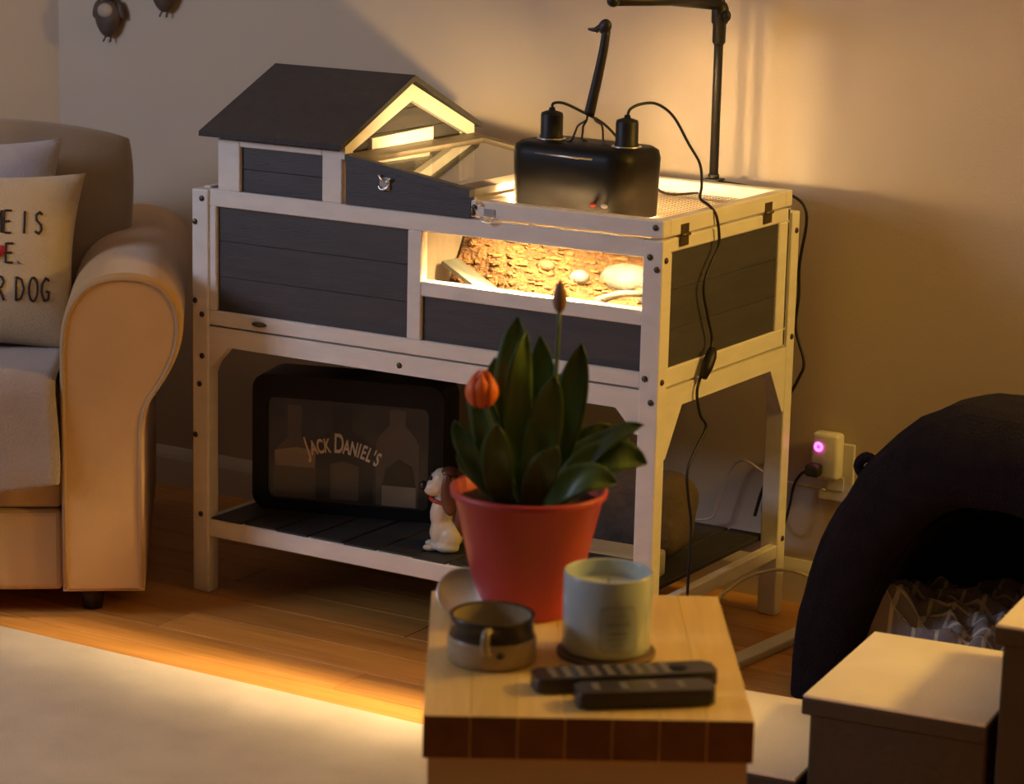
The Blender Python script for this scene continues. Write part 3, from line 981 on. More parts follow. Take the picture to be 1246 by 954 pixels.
mesh_obj('plug_head', bm, 'black_rubber', pc, True)
D = [(0.932, 0.58, 0.208), (0.93, 0.58, 0.175), (0.949, 0.58, 0.15), (0.973, 0.58, 0.157), (0.985, 0.58, 0.195), (0.993, 0.578, 0.238), (1.008, 0.572, 0.264), (1.028, 0.567, 0.28)]
tube('cable', 'black_rubber', pc, [(p[0] - 1.04, p[1] - WY + 0.04, p[2] - 0.28) for p in D], 0.0028, 8, 6)

# ---------------------------------------------------------------- things on the hutch shelf
JA = math.atan(0.30)
jd = thing('display_box', 'black rounded display box with a whiskey bottle picture on the hutch shelf', 'display', (0.058, 0.112, SZ), JA)
JW, JH, JDp = 0.385, 0.268, 0.105


def rrect(x0, x1, z0, z1, r, n=6):
    pts = []
    for cx, cz, a0 in ((x1 - r, z1 - r, 0), (x0 + r, z1 - r, PI / 2), (x0 + r, z0 + r, PI), (x1 - r, z0 + r, 3 * PI / 2)):
        for k in range(n + 1):
            a = a0 + PI / 2 * k / n
            pts.append((cx + r * math.cos(a), cz + r * math.sin(a)))
    return pts


prism('case', 'black_plastic', jd, rrect(0, JW, 0, JH, 0.03), 0.006, JDp, 'y', 0.004)
# raised bezel ring
bm = bmesh.new()
oa = rrect(0, JW, 0, JH, 0.03)
ob = rrect(0.030, JW - 0.030, 0.022, JH - 0.045, 0.016)
ringv = []
for pts, yv in ((oa, 0.006), (oa, 0.0), (ob, 0.0), (ob, 0.0062)):
    ringv.append([bm.verts.new((p[0], yv, p[1])) for p in pts])
for a, b in zip(ringv, ringv[1:]):
    for i in range(len(a)):
        j = (i + 1) % len(a)
        bm.faces.new((a[i], a[j], b[j], b[i]))
mesh_obj('bezel', bm, 'black_gloss', jd)
PY = 0.0052


def flat(name, material, pts, parent, yv):
    bm = bmesh.new()
    add_prism(bm, pts, yv, yv + 0.0004, 'y')
    return mesh_obj(name, bm, material, parent)


pic = flat('picture', 'picture_dark', rrect(0.028, JW - 0.028, 0.020, JH - 0.043, 0.016), jd, PY + 0.0004)


def bottle_pts(cx, z0, wd, sh, nk, top):
    h = wd / 2
    return [(cx - h, z0), (cx + h, z0), (cx + h, sh), (cx + h * 0.85, sh + 0.012), (cx + nk, sh + 0.035), (cx + nk, top), (cx - nk, top), (cx - nk, sh + 0.035), (cx - h * 0.85, sh + 0.012), (cx - h, sh)]


flat('bottle_print', 'picture_deep', bottle_pts(0.180, 0.026, 0.125, 0.135, 0.018, 0.215), pic, PY)
flat('bottle_print', 'picture_mid', bottle_pts(0.292, 0.026, 0.085, 0.150, 0.016, 0.215), pic, PY)
flat('bottle_print', 'picture_mid', bottle_pts(0.085, 0.026, 0.085, 0.110, 0.014, 0.210), pic, PY - 0.0002)
flat('label_print', 'picture_tan', [(0.046, 0.088), (0.125, 0.088), (0.128, 0.122), (0.090, 0.127), (0.044, 0.118)], pic, PY - 0.0006)
flat('label_print', 'picture_mid', [(0.158, 0.030), (0.215, 0.030), (0.215, 0.098), (0.186, 0.106), (0.158, 0.100)], pic, PY - 0.0006)
flat('label_print', 'picture_tan', [(0.262, 0.026), (0.330, 0.026), (0.330, 0.066), (0.262, 0.066)], pic, PY - 0.0006)
flat('glass_print', 'picture_deep', [(0.262, 0.066), (0.330, 0.066), (0.322, 0.106), (0.296, 0.120), (0.270, 0.100)], pic, PY - 0.0007)
# arched lettering
txt = "JACK DANIEL'S"
ARC_R, ARC_C = 0.155, (0.172, -0.032)
WT = {'J': 0.75, 'I': 0.5, ' ': 0.6, "'": 0.45, 'E': 0.85, 'L': 0.85, 'S': 0.85, 'D': 1.25, 'N': 1.1}
wts = [WT.get(c_, 1.0) for c_ in txt]
for i, chx in enumerate(txt):
    if chx == ' ':
        continue
    cu = bpy.data.curves.new('letter', 'FONT')
    cu.body = chx
    cu.size = 0.024 if i not in (0, 5) else 0.033
    cu.align_x = 'CENTER'
    cu.extrude = 0.0003
    cu.offset = 0.0006
    tmp = bpy.data.objects.new('letter', cu)
    col.objects.link(tmp)
    dg = bpy.context.evaluated_depsgraph_get()
    me = bpy.data.meshes.new_from_object(tmp.evaluated_get(dg))
    bpy.data.objects.remove(tmp)
    a = math.radians(27 - 54 * (sum(wts[:i]) + wts[i] / 2) / sum(wts) - 4)
    o = bpy.data.objects.new('letter', me)
    me.materials.clear()
    me.materials.append(MATS['picture_letter'])
    col.objects.link(o)
    o.parent = pic
    o.location = (ARC_C[0] - ARC_R * math.sin(a) + 0.0, PY - 0.0012, ARC_C[1] + ARC_R * math.cos(a))
    o.rotation_euler = (PI / 2, -a * 0.9, 0)
    o.scale = (0.84, 1.62, 1)

# dog figurine
dg_ = thing('dog_figurine', 'seated white dog figurine with brown ears and red collar on the hutch shelf', 'figurine', (0.522, 0.080, SZ), math.radians(26))
bm = bmesh.new()
ry_ = lambda a: Matrix.Rotation(a, 3, 'Y')
for c, r, rot in (((0.006, 0, 0.034), (0.034, 0.030, 0.034), None), ((-0.002, 0, 0.070), (0.025, 0.025, 0.036), ry_(0.1)),
                  ((-0.004, 0, 0.128), (0.024, 0.025, 0.028), None), ((-0.018, 0, 0.116), (0.022, 0.019, 0.017), None),
                  ((0.002, 0, 0.100), (0.018, 0.018, 0.02), None),
                  ((-0.022, -0.016, 0.007), (0.016, 0.010, 0.0075), None), ((-0.022, 0.016, 0.007), (0.016, 0.010, 0.0075), None),
                  ((-0.012, -0.014, 0.03), (0.011, 0.010, 0.03), None), ((-0.012, 0.014, 0.03), (0.011, 0.010, 0.03), None),
                  ((0.010, -0.026, 0.010), (0.024, 0.012, 0.010), None), ((0.010, 0.026, 0.010), (0.024, 0.012, 0.010), None),
                  ((0.016, -0.024, 0.026), (0.020, 0.012, 0.022), None), ((0.016, 0.024, 0.026), (0.020, 0.012, 0.022), None)):
    add_ellipsoid(bm, c, r, rot, 2)
body = mesh_obj('body', bm, 'figurine_white', dg_, True)
rm = body.modifiers.new('remesh', 'REMESH')
rm.mode = 'VOXEL'
rm.voxel_size = 0.0028
rm.use_smooth_shade = True
smo = body.modifiers.new('smooth', 'SMOOTH')
smo.iterations = 6
for s in (-1, 1):
    bm = bmesh.new()
    vv = add_ellipsoid(bm, (0.010, s * 0.0275, 0.112), (0.0135, 0.0065, 0.040), Matrix.Rotation(s * 0.12, 3, 'X') @ Matrix.Rotation(-0.12, 3, 'Y'), 3)
    for v in vv:
        t = (v.co.z - 0.075) / 0.075
        v.co.x = 0.010 + (v.co.x - 0.010) * (1.25 - 0.5 * t)
    mesh_obj('ear', bm, 'figurine_brown', dg_, True)
bm = bmesh.new()
add_ellipsoid(bm, (0.008, 0, 0.147), (0.018, 0.020, 0.010))
mesh_obj('head_patch', bm, 'figurine_brown', dg_, True)
bm = bmesh.new()
add_ellipsoid(bm, (0.030, 0, 0.055), (0.013, 0.022, 0.035))
mesh_obj('back_patch', bm, 'figurine_brown', dg_, True)
bm = bmesh.new()
add_ellipsoid(bm, (-0.038, -0.004, 0.1215), (0.0085, 0.0090, 0.0085))
mesh_obj('nose', bm, 'figurine_black', dg_, True)
for s in (-1, 1):
    bm = bmesh.new()
    add_ellipsoid(bm, (-0.024, s * 0.013, 0.138), (0.0035, 0.003, 0.0045), None, 2)
    mesh_obj('eye', bm, 'figurine_black', dg_, True)
bm = bmesh.new()
add_tube(bm, [(-0.002 + 0.0235 * math.cos(a * PI / 12), 0.0235 * math.sin(a * PI / 12), 0.094 - 0.004 * math.cos(a * PI / 12)) for a in range(25)], 0.0038, 8)
mesh_obj('collar', bm, 'collar_red', dg_, True)

# grey box with blue light and brown bag
gb = thing('router_box', 'low grey box with a glowing blue light on the hutch shelf', 'device', (0.865, 0.125, SZ), math.radians(4))
box('case', 'device_grey', gb, -0.075, 0.075, -0.045, 0.045, 0.0, 0.048, 0.006, 2)
box('dark_strip', 'black_plastic', gb, -0.074, 0.074, -0.0465, -0.044, 0.034, 0.047, 0.001)
box('antenna', 'black_plastic', gb, -0.082, -0.076, -0.047, -0.040, 0.006, 0.060, 0.001)
bm = bmesh.new()
add_ellipsoid(bm, (-0.055, -0.0465, 0.0405), (0.0045, 0.002, 0.0045))
mesh_obj('blue_light', bm, 'led_blue', gb, True)
bm = bmesh.new()
vv = add_ellipsoid(bm, (0, 0, 0), (1, 1, 1), None, 4)
for v in vv:
    x, y_, z = v.co
    e = 0.5
    v.co = Vector((math.copysign(abs(x) ** e, x) * 0.095, math.copysign(abs(y_) ** e, y_) * 0.07, math.copysign(abs(z) ** 0.7, z) * 0.080))
    v.co += v.co.normalized() * 0.012 * mnoise.noise(v.co * 16)
    v.co.z += 0.086
zmin = min(v.co.z for v in vv)
for v in vv:
    v.co.z -= zmin
bg = mesh_obj('cloth_bag', bm, 'bag_brown', None, True)
bg.location = (0.84, 0.265, SZ)
tag(bg, 'slumped brown cloth bag behind the grey box on the hutch shelf', 'bag')

# ---------------------------------------------------------------- sofa
SOA = math.atan2(0.609, 0.793)      # local +x runs from the far arm to the right arm, local +y runs to the sofa back
sofa = thing('sofa', 'tan fabric sofa with rolled arms and piping beside the hutch', 'sofa', (0.044, -0.200, 0.0), SOA)
# in local coords the right arm's outer front corner is x=0; the sofa extends to -x
SD, SW = 0.86, 1.95


def arm_profile(mirror=False, inset=0.0):
    pts = [(0.0, 0.05), (0.0, 0.34), (0.004, 0.385), (0.016, 0.42), (0.040, 0.455), (0.062, 0.50), (0.073, 0.545), (0.070, 0.59), (0.050, 0.625), (0.018, 0.645),
           (-0.030, 0.653), (-0.080, 0.645), (-0.115, 0.622), (-0.138, 0.585), (-0.148, 0.535), (-0.150, 0.47), (-0.150, 0.05)]
    if inset:
        c = Vector((-0.06, 0.4))
        out = []
        for p in pts:
            d = Vector(p) - c
            out.append((c.x + d.x * (1 - inset / 0.11), c.y + d.y * (1 - inset / 0.33)))
        pts = out
    if mirror:
        pts = [(-SW - x, z) for x, z in pts][::-1]
    return pts


def smooth_profile(pts):
    flatp = [pts[0], pts[1]] + [(p.x, p.y) for p in catmull([(x, z, 0) for x, z in pts[1:-1]], 3)][1:] + [pts[-1]]
    return flatp


for mir in (False, True):
    prof = smooth_profile(arm_profile(mir)) if not mir else [(-SW - x, z) for x, z in smooth_profile(arm_profile())][::-1]
    arm = prism('arm', 'sofa_fabric', sofa, prof, 0.0, SD, 'y', 0.016, True)
    arm.data.shade_smooth()
    pr_ = [(x, -0.001, z) for x, z in prof]
    pip = [(p[0] * 1.0, -0.0035, p[2]) for p in pr_]
    cxp = -0.07 if not mir else -SW + 0.07
    pip = [(cxp + (p[0] - cxp) * 0.93, p[1], 0.36 + (p[2] - 0.36) * 0.965) for p in pip]
    tube('piping', 'sofa_piping', arm, pip[0:], 0.0042, 8)
    bm = bmesh.new()
    add_prism(bm, [(p[0], p[2]) for p in pip], -0.0035, 0.02, 'y')
    mesh_obj('arm_panel', bm, 'sofa_fabric', arm)
box('base', 'sofa_fabric', sofa, -SW + 0.15, -0.15, 0.02, SD - 0.02, 0.05, 0.205, 0.012, 3)
box('seat_deck', 'sofa_fabric', sofa, -SW + 0.15, -0.15, 0.028, SD - 0.02, 0.2055, 0.30, 0.012, 3)
box('seat_cushion', 'sofa_fabric', sofa, -SW / 2 + 0.002, -0.152, 0.015, 0.62, 0.3005, 0.452, 0.035, 4)
box('seat_cushion', 'sofa_fabric', sofa, -SW + 0.152, -SW / 2 - 0.002, 0.015, 0.62, 0.3005, 0.452, 0.035, 4)
box('back', 'sofa_fabric', sofa, -SW + 0.15, -0.15, 0.64, SD, 0.30, 0.74, 0.05, 4)
for fx in (-0.10, -SW + 0.10):
    for fy in (0.08, SD - 0.08):
        lathe('foot', 'sofa_foot', sofa, [(0.018, 0.0), (0.024, 0.05)], 14, fx, fy)

# pillows --------------------------------------------------------
def pillow_height(u, v, t):
    e = max(0.0, (1 - abs(u) ** 2.6)) ** 0.55 * max(0.0, (1 - abs(v) ** 2.6)) ** 0.55
    return t * e


def pillow(name, material, label, loc_, hw, hh, t, rot, seed, group=None, wr=0.006, rnd_=0.0):
    root = thing(name, label, 'pillow', loc_, 0, group)
    root.rotation_euler = rot
    bm = bmesh.new()
    n = 36
    sh = {}
    for side in (-1, 1):
        g = []
        for i in range(n + 1):
            rw = []
            for j in range(n + 1):
                u, v = -1 + 2 * i / n, -1 + 2 * j / n
                edge_ = i in (0, n) or j in (0, n)
                key = (i, j)
                if edge_ and key in sh:
                    rw.append(sh[key])
                    continue
                pinch = 1 - 0.10 * (1 - abs(v) ** 2) * abs(u) ** 6 * 1.0
                pinchv = 1 - 0.10 * (1 - abs(u) ** 2) * abs(v) ** 6 * 1.0
                h = pillow_height(u, v, t)
                wn = mnoise.noise(Vector((u * 2.2 + seed, v * 2.2, side * 1.5))) * wr * (0.3 + 0.7 * (h / t))
                ru, rv = math.sqrt(1 - rnd_ * v * v), math.sqrt(1 - rnd_ * u * u)
                vtx = bm.verts.new((u * ru * hw * pinch, side * (h + (wn if not edge_ else 0)), v * rv * hh * pinchv))
                if edge_:
                    sh[key] = vtx
                rw.append(vtx)
            g.append(rw)
        for i in range(n):
            for j in range(n):
                f = (g[i][j], g[i + 1][j], g[i + 1][j + 1], g[i][j + 1])
                bm.faces.new(f if side < 0 else f[::-1])
    mesh_obj('cover', bm, material, root, True)
    return root


def sofa_w(lx, ly, z):
    c, s = math.cos(SOA), math.sin(SOA)
    return (0.044 + lx * c - ly * s, -0.200 + lx * s + ly * c, z)


pillow('back_cushion', 'back_cushion', 'brown square back cushion leaning in the corner of the sofa', sofa_w(-0.262, 0.550, 0.672), 0.250, 0.215, 0.075, (math.radians(-14), math.radians(5), SOA), 2.0, rnd_=0.33)
pillow('pale_pillow', 'lavender_cloth', 'pale lavender pillow behind the lettered cushion on the sofa', sofa_w(-0.375, 0.408, 0.655), 0.205, 0.195, 0.055, (math.radians(-14), math.radians(1), SOA), 5.0)
TP = pillow('lettered_pillow', 'cream_cloth', 'cream pillow printed with dark hand lettering leaning at the sofa arm', sofa_w(-0.335, 0.268, 0.632), 0.215, 0.172, 0.060, (math.radians(-12), math.radians(2), SOA), 9.0)

STROKES = {
    'H': [[(0, 0), (0, 1)], [(0.5, 0), (0.5, 1)], [(0, 0.5), (0.5, 0.52)]],
    'O': [[(0.25 + 0.25 * math.sin(a), 0.5 + 0.5 * math.cos(a)) for a in [k * PI / 8 for k in range(17)]]],
    'M': [[(0, 0), (0.05, 1), (0.3, 0.35), (0.55, 1), (0.6, 0)]],
    'E': [[(0.45, 1), (0, 1), (0, 0), (0.45, 0)], [(0, 0.5), (0.38, 0.52)]],
    'I': [[(0.1, 0), (0.1, 1)]],
    'S': [[(0.42, 0.88), (0.25, 1), (0.05, 0.85), (0.08, 0.62), (0.35, 0.42), (0.42, 0.2), (0.25, 0), (0.02, 0.12)]],
    'W': [[(0, 1), (0.15, 0), (0.3, 0.65), (0.45, 0), (0.6, 1)]],
    'R': [[(0, 0), (0, 1), (0.3, 0.97), (0.42, 0.78), (0.3, 0.55), (0, 0.5)], [(0.15, 0.52), (0.45, 0)]],
    'Y': [[(0, 1), (0.25, 0.5), (0.5, 1)], [(0.25, 0.5), (0.25, 0)]],
    'U': [[(0, 1), (0.02, 0.2), (0.22, 0), (0.42, 0.2), (0.45, 1)]],
    'D': [[(0, 0), (0, 1), (0.3, 0.9), (0.45, 0.5), (0.3, 0.1), (0, 0)]],
    'G': [[(0.42, 0.88), (0.22, 1), (0.03, 0.75), (0.0, 0.4), (0.15, 0.03), (0.4, 0.1), (0.42, 0.42), (0.25, 0.43)]],
    '.': [[(0.05, 0.0), (0.09, 0.04)]],
}


def pillow_pt(x, z, hw=0.215, hh=0.172, t=0.060):
    u, v = x / hw, z / hh
    return (x, -(pillow_height(u, v, t) + mnoise.noise(Vector((u * 2.2 + 9.0, v * 2.2, -1.5))) * 0.006 * (0.3 + 0.7 * pillow_height(u, v, t) / t)) - 0.001, z)


def letters(word, x0, z0, hgt, wd, adv, r=0.0021, material='print_black'):
    x = x0
    for chx in word:
        if chx == ' ':
            x += adv * 0.55
            continue
        bm = bmesh.new()
        for s_ in STROKES[chx]:
            pts = []
            for (a, b), (c, d) in zip(s_, s_[1:]):
                for k in range(4):
                    pts.append((a + (c - a) * k / 4, b + (d - b) * k / 4))
            pts.append(s_[-1])
            add_tube(bm, [pillow_pt(x + p[0] * wd, z0 + p[1] * hgt) for p in pts], r, 6)
        mesh_obj('letter', bm, material, TP, True)
        x += adv


# right ends of the lines sit near the pillow's right edge
letters('HOME IS', 0.001, 0.050, 0.042, 0.030, 0.0225)
letters('E', 0.074, -0.006, 0.036, 0.030, 0.024)
letters('.', 0.096, -0.006, 0.03, 0.03, 0.03, 0.0035)
letters('YOUR DOG', -0.012, -0.077, 0.045, 0.032, 0.0235)
bm = bmesh.new()
hp_ = [(math.sin(t) ** 3 * 16, 13 * math.cos(t) - 5 * math.cos(2 * t) - 2 * math.cos(3 * t) - math.cos(4 * t)) for t in [k * PI / 14 for k in range(28)]]
hv = [bm.verts.new(pillow_pt(0.060 + a * 0.0009, 0.014 + b * 0.0010)) for a, b in hp_]
cv = bm.verts.new(pillow_pt(0.060, 0.014))
for i in range(len(hv)):
    bm.faces.new((cv, hv[i], hv[(i + 1) % len(hv)]))
for v in bm.verts:
    v.co.y -= 0.0015
o = mesh_obj('heart_print', bm, 'print_red', TP, True)
sl = o.modifiers.new('thick', 'SOLIDIFY')
sl.thickness = 0.001

# throw over the seat front
bm = bmesh.new()
NU, NV = 44, 40
prof = [(0.42, 0.458), (0.30, 0.458), (0.18, 0.458), (0.08, 0.458), (0.03, 0.456), (0.005, 0.445), (-0.006, 0.42), (-0.008, 0.38), (-0.010, 0.33), (-0.012, 0.29), (-0.010, 0.262)]
pc_ = catmull([(0, a, b) for a, b in prof], 4)
g = []
for i in range(NU + 1):
    s = i / NU
    x = -0.154 - 0.95 * s
    rw = []
    for j, p in enumerate(pc_):
        q = j / (len(pc_) - 1)
        drop = 0.015 * math.sin(s * 9) * max(0, q - 0.5) * 2
        fold = 0.005 * math.sin(s * 34 + 1.5 * q) * max(0.0, q - 0.45) * 1.8
        wz = 0.004 * mnoise.noise(Vector((x * 9, p.y * 9, 0.7)))
        rw.append(bm.verts.new((x + 0.004 * math.sin(q * 9) * (1 - s), p.y - abs(fold) - 0.002, p.z + abs(wz) - drop * (1 if q > 0.6 else 0) + 0.002)))
    g.append(rw)
for i in range(NU):
    for j in range(len(pc_) - 1):
        bm.faces.new((g[i][j], g[i + 1][j], g[i + 1][j + 1], g[i][j + 1]))
tb = mesh_obj('throw_blanket', bm, 'throw_cloth', None, True)
tb.location = (0.044, -0.200, 0)
tb.rotation_euler = (0, 0, SOA)
so_ = tb.modifiers.new('thick', 'SOLIDIFY')
so_.thickness = 0.007
so_.offset = 1.0
tag(tb, 'pale woven throw blanket draped over the sofa seat front', 'blanket')

# ---------------------------------------------------------------- side table with butcher-block top
TA = math.radians(32.0)
TC = (1.473, -1.0745)
TZ = 0.440
tbl = thing('side_table', 'small cream cabinet table with thick butcher block top holding the tulips', 'table', (TC[0], TC[1], 0), TA)
hwx, hwy = 0.196, 0.254
top = holder('block_top', tbl)
nst = 7
for i in range(nst):
    x0 = -hwx + 2 * hwx * i / nst
    stv = box('stave', 'maple', top, x0, x0 + 2 * hwx / nst - 0.0003, -hwy, hwy, 0.387, TZ, 0.0006)
    stv.data.materials.append(MATS['maple_end_shade'])
    for pl_ in stv.data.polygons:
        if abs(pl_.normal.y) > 0.9:
            pl_.material_index = 1
cw, cd = 0.190, 0.246
body_ = box('cabinet_body', 'cream_lacquer', tbl, -cw, cw, -cd + 0.012, cd, 0.0, 0.386, 0.004, 2)
# front frame with an arched opening panel
n_a = 16
arch = [(-cw + 0.03 + (2 * cw - 0.06) * i / n_a, 0.335 + 0.022 * math.sin(PI * i / n_a)) for i in range(n_a + 1)]
bm = bmesh.new()
outer_l = [(-cw, 0.0)] + [(-cw, 0.386), (cw, 0.386), (cw, 0.0)]
poly = [(-cw, 0.386), (-cw, 0.02), (-cw + 0.03, 0.02)] + arch + [(cw - 0.03, 0.02), (cw, 0.02), (cw, 0.386)]
# build the frame as strips so that every face is convex
vt = []
for i in range(n_a + 1):
    vt.append((arch[i], (arch[i][0], 0.386)))
def quad_prism(a, b, c, d):
    add_prism(bm, [a, b, c, d], -cd, -cd + 0.012, 'y')
for i in range(n_a):
    quad_prism(vt[i][0], vt[i + 1][0], vt[i + 1][1], vt[i][1])
quad_prism((-cw, 0.0), (-cw + 0.03, 0.0), (-cw + 0.03, 0.386), (-cw, 0.386))
quad_prism((cw - 0.03, 0.0), (cw, 0.0), (cw, 0.386), (cw - 0.03, 0.386))
bmesh.ops.remove_doubles(bm, verts=bm.verts, dist=1e-5)
mesh_obj('front_frame', bm, 'cream_lacquer', tbl)


# potted tulips
PC = (1.322, -0.962)
pt = thing('potted_tulips', 'red pot of tulips with broad green leaves and one orange bloom', 'plant', (PC[0], PC[1], TZ))
vr = Vector((0.836, 0.506, 0))   # picture-plane direction to the right at the pot
vf_ = Vector((0.52, -0.85, 0))   # towards the viewer's side of the room
potprof = [(0.0, 0.0), (0.062, 0.0), (0.064, 0.003), (0.066, 0.012), (0.099, 0.158), (0.104, 0.160), (0.105, 0.168), (0.101, 0.170), (0.098, 0.166), (0.094, 0.150), (0.0, 0.148)]
lathe('pot', 'pot_red', pt, [(max(r, 0.0005), z) for r, z in potprof], 48)
bm = bmesh.new()
add_lathe(bm, [(0.0005, 0.1495), (0.05, 0.153), (0.093, 0.1515)], 32, 0, 0, False, False)
for v in bm.verts:
    v.co.z += 0.003 * mnoise.noise(v.co * 60)
mesh_obj('soil', bm, 'soil', pt, True)


def leaf(base, mid, tip, width, face, roll=0.0, nseg=14, nw=6, cup=0.22):
    """blade along a quadratic curve; face = approximate normal direction"""
    b, m_, t = Vector(base), Vector(mid), Vector(tip)
    bm = bmesh.new()
    rows = []
    f = Vector(face).normalized()
    for i in range(nseg + 1):
        s = i / nseg
        p = b * (1 - s) ** 2 + m_ * 2 * s * (1 - s) + t * s * s
        d = ((m_ - b) * (1 - s) + (t - m_) * s).normalized()
        side = d.cross(f)
        if side.length < 1e-4:
            side = Vector((1, 0, 0))
        side.normalize()
        nrm = side.cross(d).normalized()
        ww = width * 1.2 * (0.45 + 1.4 * s) * (1 - s ** 2.4) ** 0.85 * 0.72 + 0.0006
        rw = []
        for j in range(nw + 1):
            q = -1 + 2 * j / nw
            ang = roll * s
            off = side * (q * ww * math.cos(ang)) + nrm * (cup * ww * (q * q) + q * ww * math.sin(ang) + 0.0025 * math.sin(s * 11 + q * 2))
            rw.append(bm.verts.new(p + off))
        rows.append(rw)
    for i in range(nseg):
        for j in range(nw):
            bm.faces.new((rows[i][j], rows[i + 1][j], rows[i + 1][j + 1], rows[i][j + 1]))
    o = mesh_obj('leaf', bm, 'leaf', pt, True)
    sld = o.modifiers.new('thick', 'SOLIDIFY')
    sld.thickness = 0.0012
    return o


def pp(r, u, f=0.0):
    v = vr * r + vf_ * f
    return (v.x, v.y, u)


leaf(pp(-0.01, 0.15, 0.01), pp(-0.035, 0.30, 0.02), pp(-0.020, 0.402, 0.01), 0.030, vf_, 0.3)
leaf(pp(0.00, 0.15, 0.02), pp(-0.03, 0.29, 0.05), pp(-0.008, 0.388, 0.04), 0.022, vf_, -0.4)
leaf(pp(0.01, 0.15, -0.01), pp(0.02, 0.27, -0.02), pp(0.010, 0.372, -0.02), 0.026, vf_, 0.2)
leaf(pp(0.02, 0.15, 0.01), pp(0.05, 0.27, 0.0), pp(0.066, 0.366, 0.0), 0.027, vf_, 0.2)
leaf(pp(0.00, 0.15, 0.03), pp(0.015, 0.25, 0.05), pp(0.030, 0.335, 0.06), 0.027, vf_, 0.1)
leaf(pp(-0.02, 0.15, 0.02), pp(-0.06, 0.24, 0.04), pp(-0.072, 0.318, 0.03), 0.026, vf_, 0.4)
leaf(pp(-0.03, 0.15, 0.0), pp(-0.045, 0.26, -0.01), pp(-0.050, 0.340, -0.02), 0.026, vf_, 0.1)
leaf(pp(-0.03, 0.15, 0.03), pp(-0.085, 0.22, 0.03), pp(-0.102, 0.262, 0.02), 0.018, vf_, 0.2)
leaf(pp(0.03, 0.15, 0.02), pp(0.085, 0.25, 0.02), pp(0.153, 0.262, 0.02), 0.020, vf_ + Vector((0, 0, 0.8)), 0.5)
leaf(pp(0.03, 0.15, 0.03), pp(0.09, 0.25, 0.03), pp(0.157, 0.212, 0.03), 0.030, vf_ + Vector((0, 0, 0.7)), 0.1)
leaf(pp(0.03, 0.15, -0.02), pp(0.08, 0.225, -0.03), pp(0.138, 0.225, -0.03), 0.030, vf_ + Vector((0, 0, 0.7)), 0.1)
leaf(pp(0.02, 0.15, 0.04), pp(0.06, 0.22, 0.07), pp(0.115, 0.195, 0.07), 0.026, vf_ + Vector((0, 0, 0.6)), 0.2)
leaf(pp(0.02, 0.15, -0.02), pp(0.06, 0.22, -0.04), pp(0.110, 0.245, -0.05), 0.024, vf_, 0.0)
leaf(pp(-0.03, 0.15, 0.04), pp(-0.05, 0.22, 0.08), pp(-0.045, 0.275, 0.09), 0.024, vf_, 0.2)
leaf(pp(0.0, 0.15, 0.05), pp(0.01, 0.21, 0.08), pp(0.035, 0.25, 0.10), 0.024, vf_, 0.1)
leaf(pp(-0.04, 0.15, -0.02), pp(-0.08, 0.20, -0.03), pp(-0.095, 0.215, -0.03), 0.022, vf_, 0.1)
leaf(pp(-0.03, 0.15, -0.04), pp(-0.06, 0.24, -0.07), pp(-0.080, 0.300, -0.09), 0.024, vf_, 0.1)
leaf(pp(0.0, 0.15, -0.04), pp(0.02, 0.25, -0.07), pp(0.045, 0.310, -0.08), 0.024, vf_, 0.1)
tube('stem', 'stem', pt, [pp(-0.01, 0.15, 0.03), pp(-0.035, 0.22, 0.05), pp(-0.062, 0.292, 0.05)], [0.0036, 0.003], 8, 6)
tube('stem', 'stem', pt, [pp(0.015, 0.15, 0.0), pp(0.030, 0.28, 0.0), pp(0.035, 0.408, 0.0)], [0.0036, 0.0028], 8, 6)
fl = holder('bloom', pt)
fl.location = pp(-0.066, 0.288, 0.05)
for k in range(6):
    a = k * PI / 3
    bm = bmesh.new()
    rows = []
    inner = k % 2
    for i in range(11):
        s = i / 10
        r = (0.0215 - 0.0015 * inner) * math.sin(PI * (0.10 + 0.885 * s)) ** 0.62
        z = 0.050 * s ** 1.05
        wdt = 0.62 * math.sin(PI * (0.10 + 0.86 * s)) ** 0.6
        rw = []
        for j in range(7):
            q = -1 + 2 * j / 6
            an = a + q * wdt
            rr_ = r * (1 + 0.04 * (1 - q * q))
            rw.append(bm.verts.new((rr_ * math.cos(an), rr_ * math.sin(an), z - 0.004 * q * q * s)))
        rows.append(rw)
    for i in range(10):
        for j in range(6):
            bm.faces.new((rows[i][j], rows[i][j + 1], rows[i + 1][j + 1], rows[i + 1][j]))
    o = mesh_obj('petal', bm, 'petal', fl, True)
    sld = o.modifiers.new('thick', 'SOLIDIFY')
    sld.thickness = 0.001
lathe('bud', 'bud_skin', pt, [(0.0025, 0.0), (0.0075, 0.006), (0.0098, 0.015), (0.009, 0.027), (0.005, 0.038), (0.001, 0.043)], 16).location = pp(0.035, 0.405, 0.0)

# leaning shiny lid behind the mug
ld = lathe('metal_lid', 'bright_metal', None, [(0.0335, 0.0), (0.0345, 0.001), (0.0345, 0.007), (0.033, 0.009), (0.031, 0.0075), (0.001, 0.0075)], 36)
ld.location = (1.258, -1.020, TZ + 0.026)
ld.rotation_euler = (math.radians(52), 0, math.radians(20))
tag(ld, 'shiny round metal jar lid leaning against the red pot', 'lid')

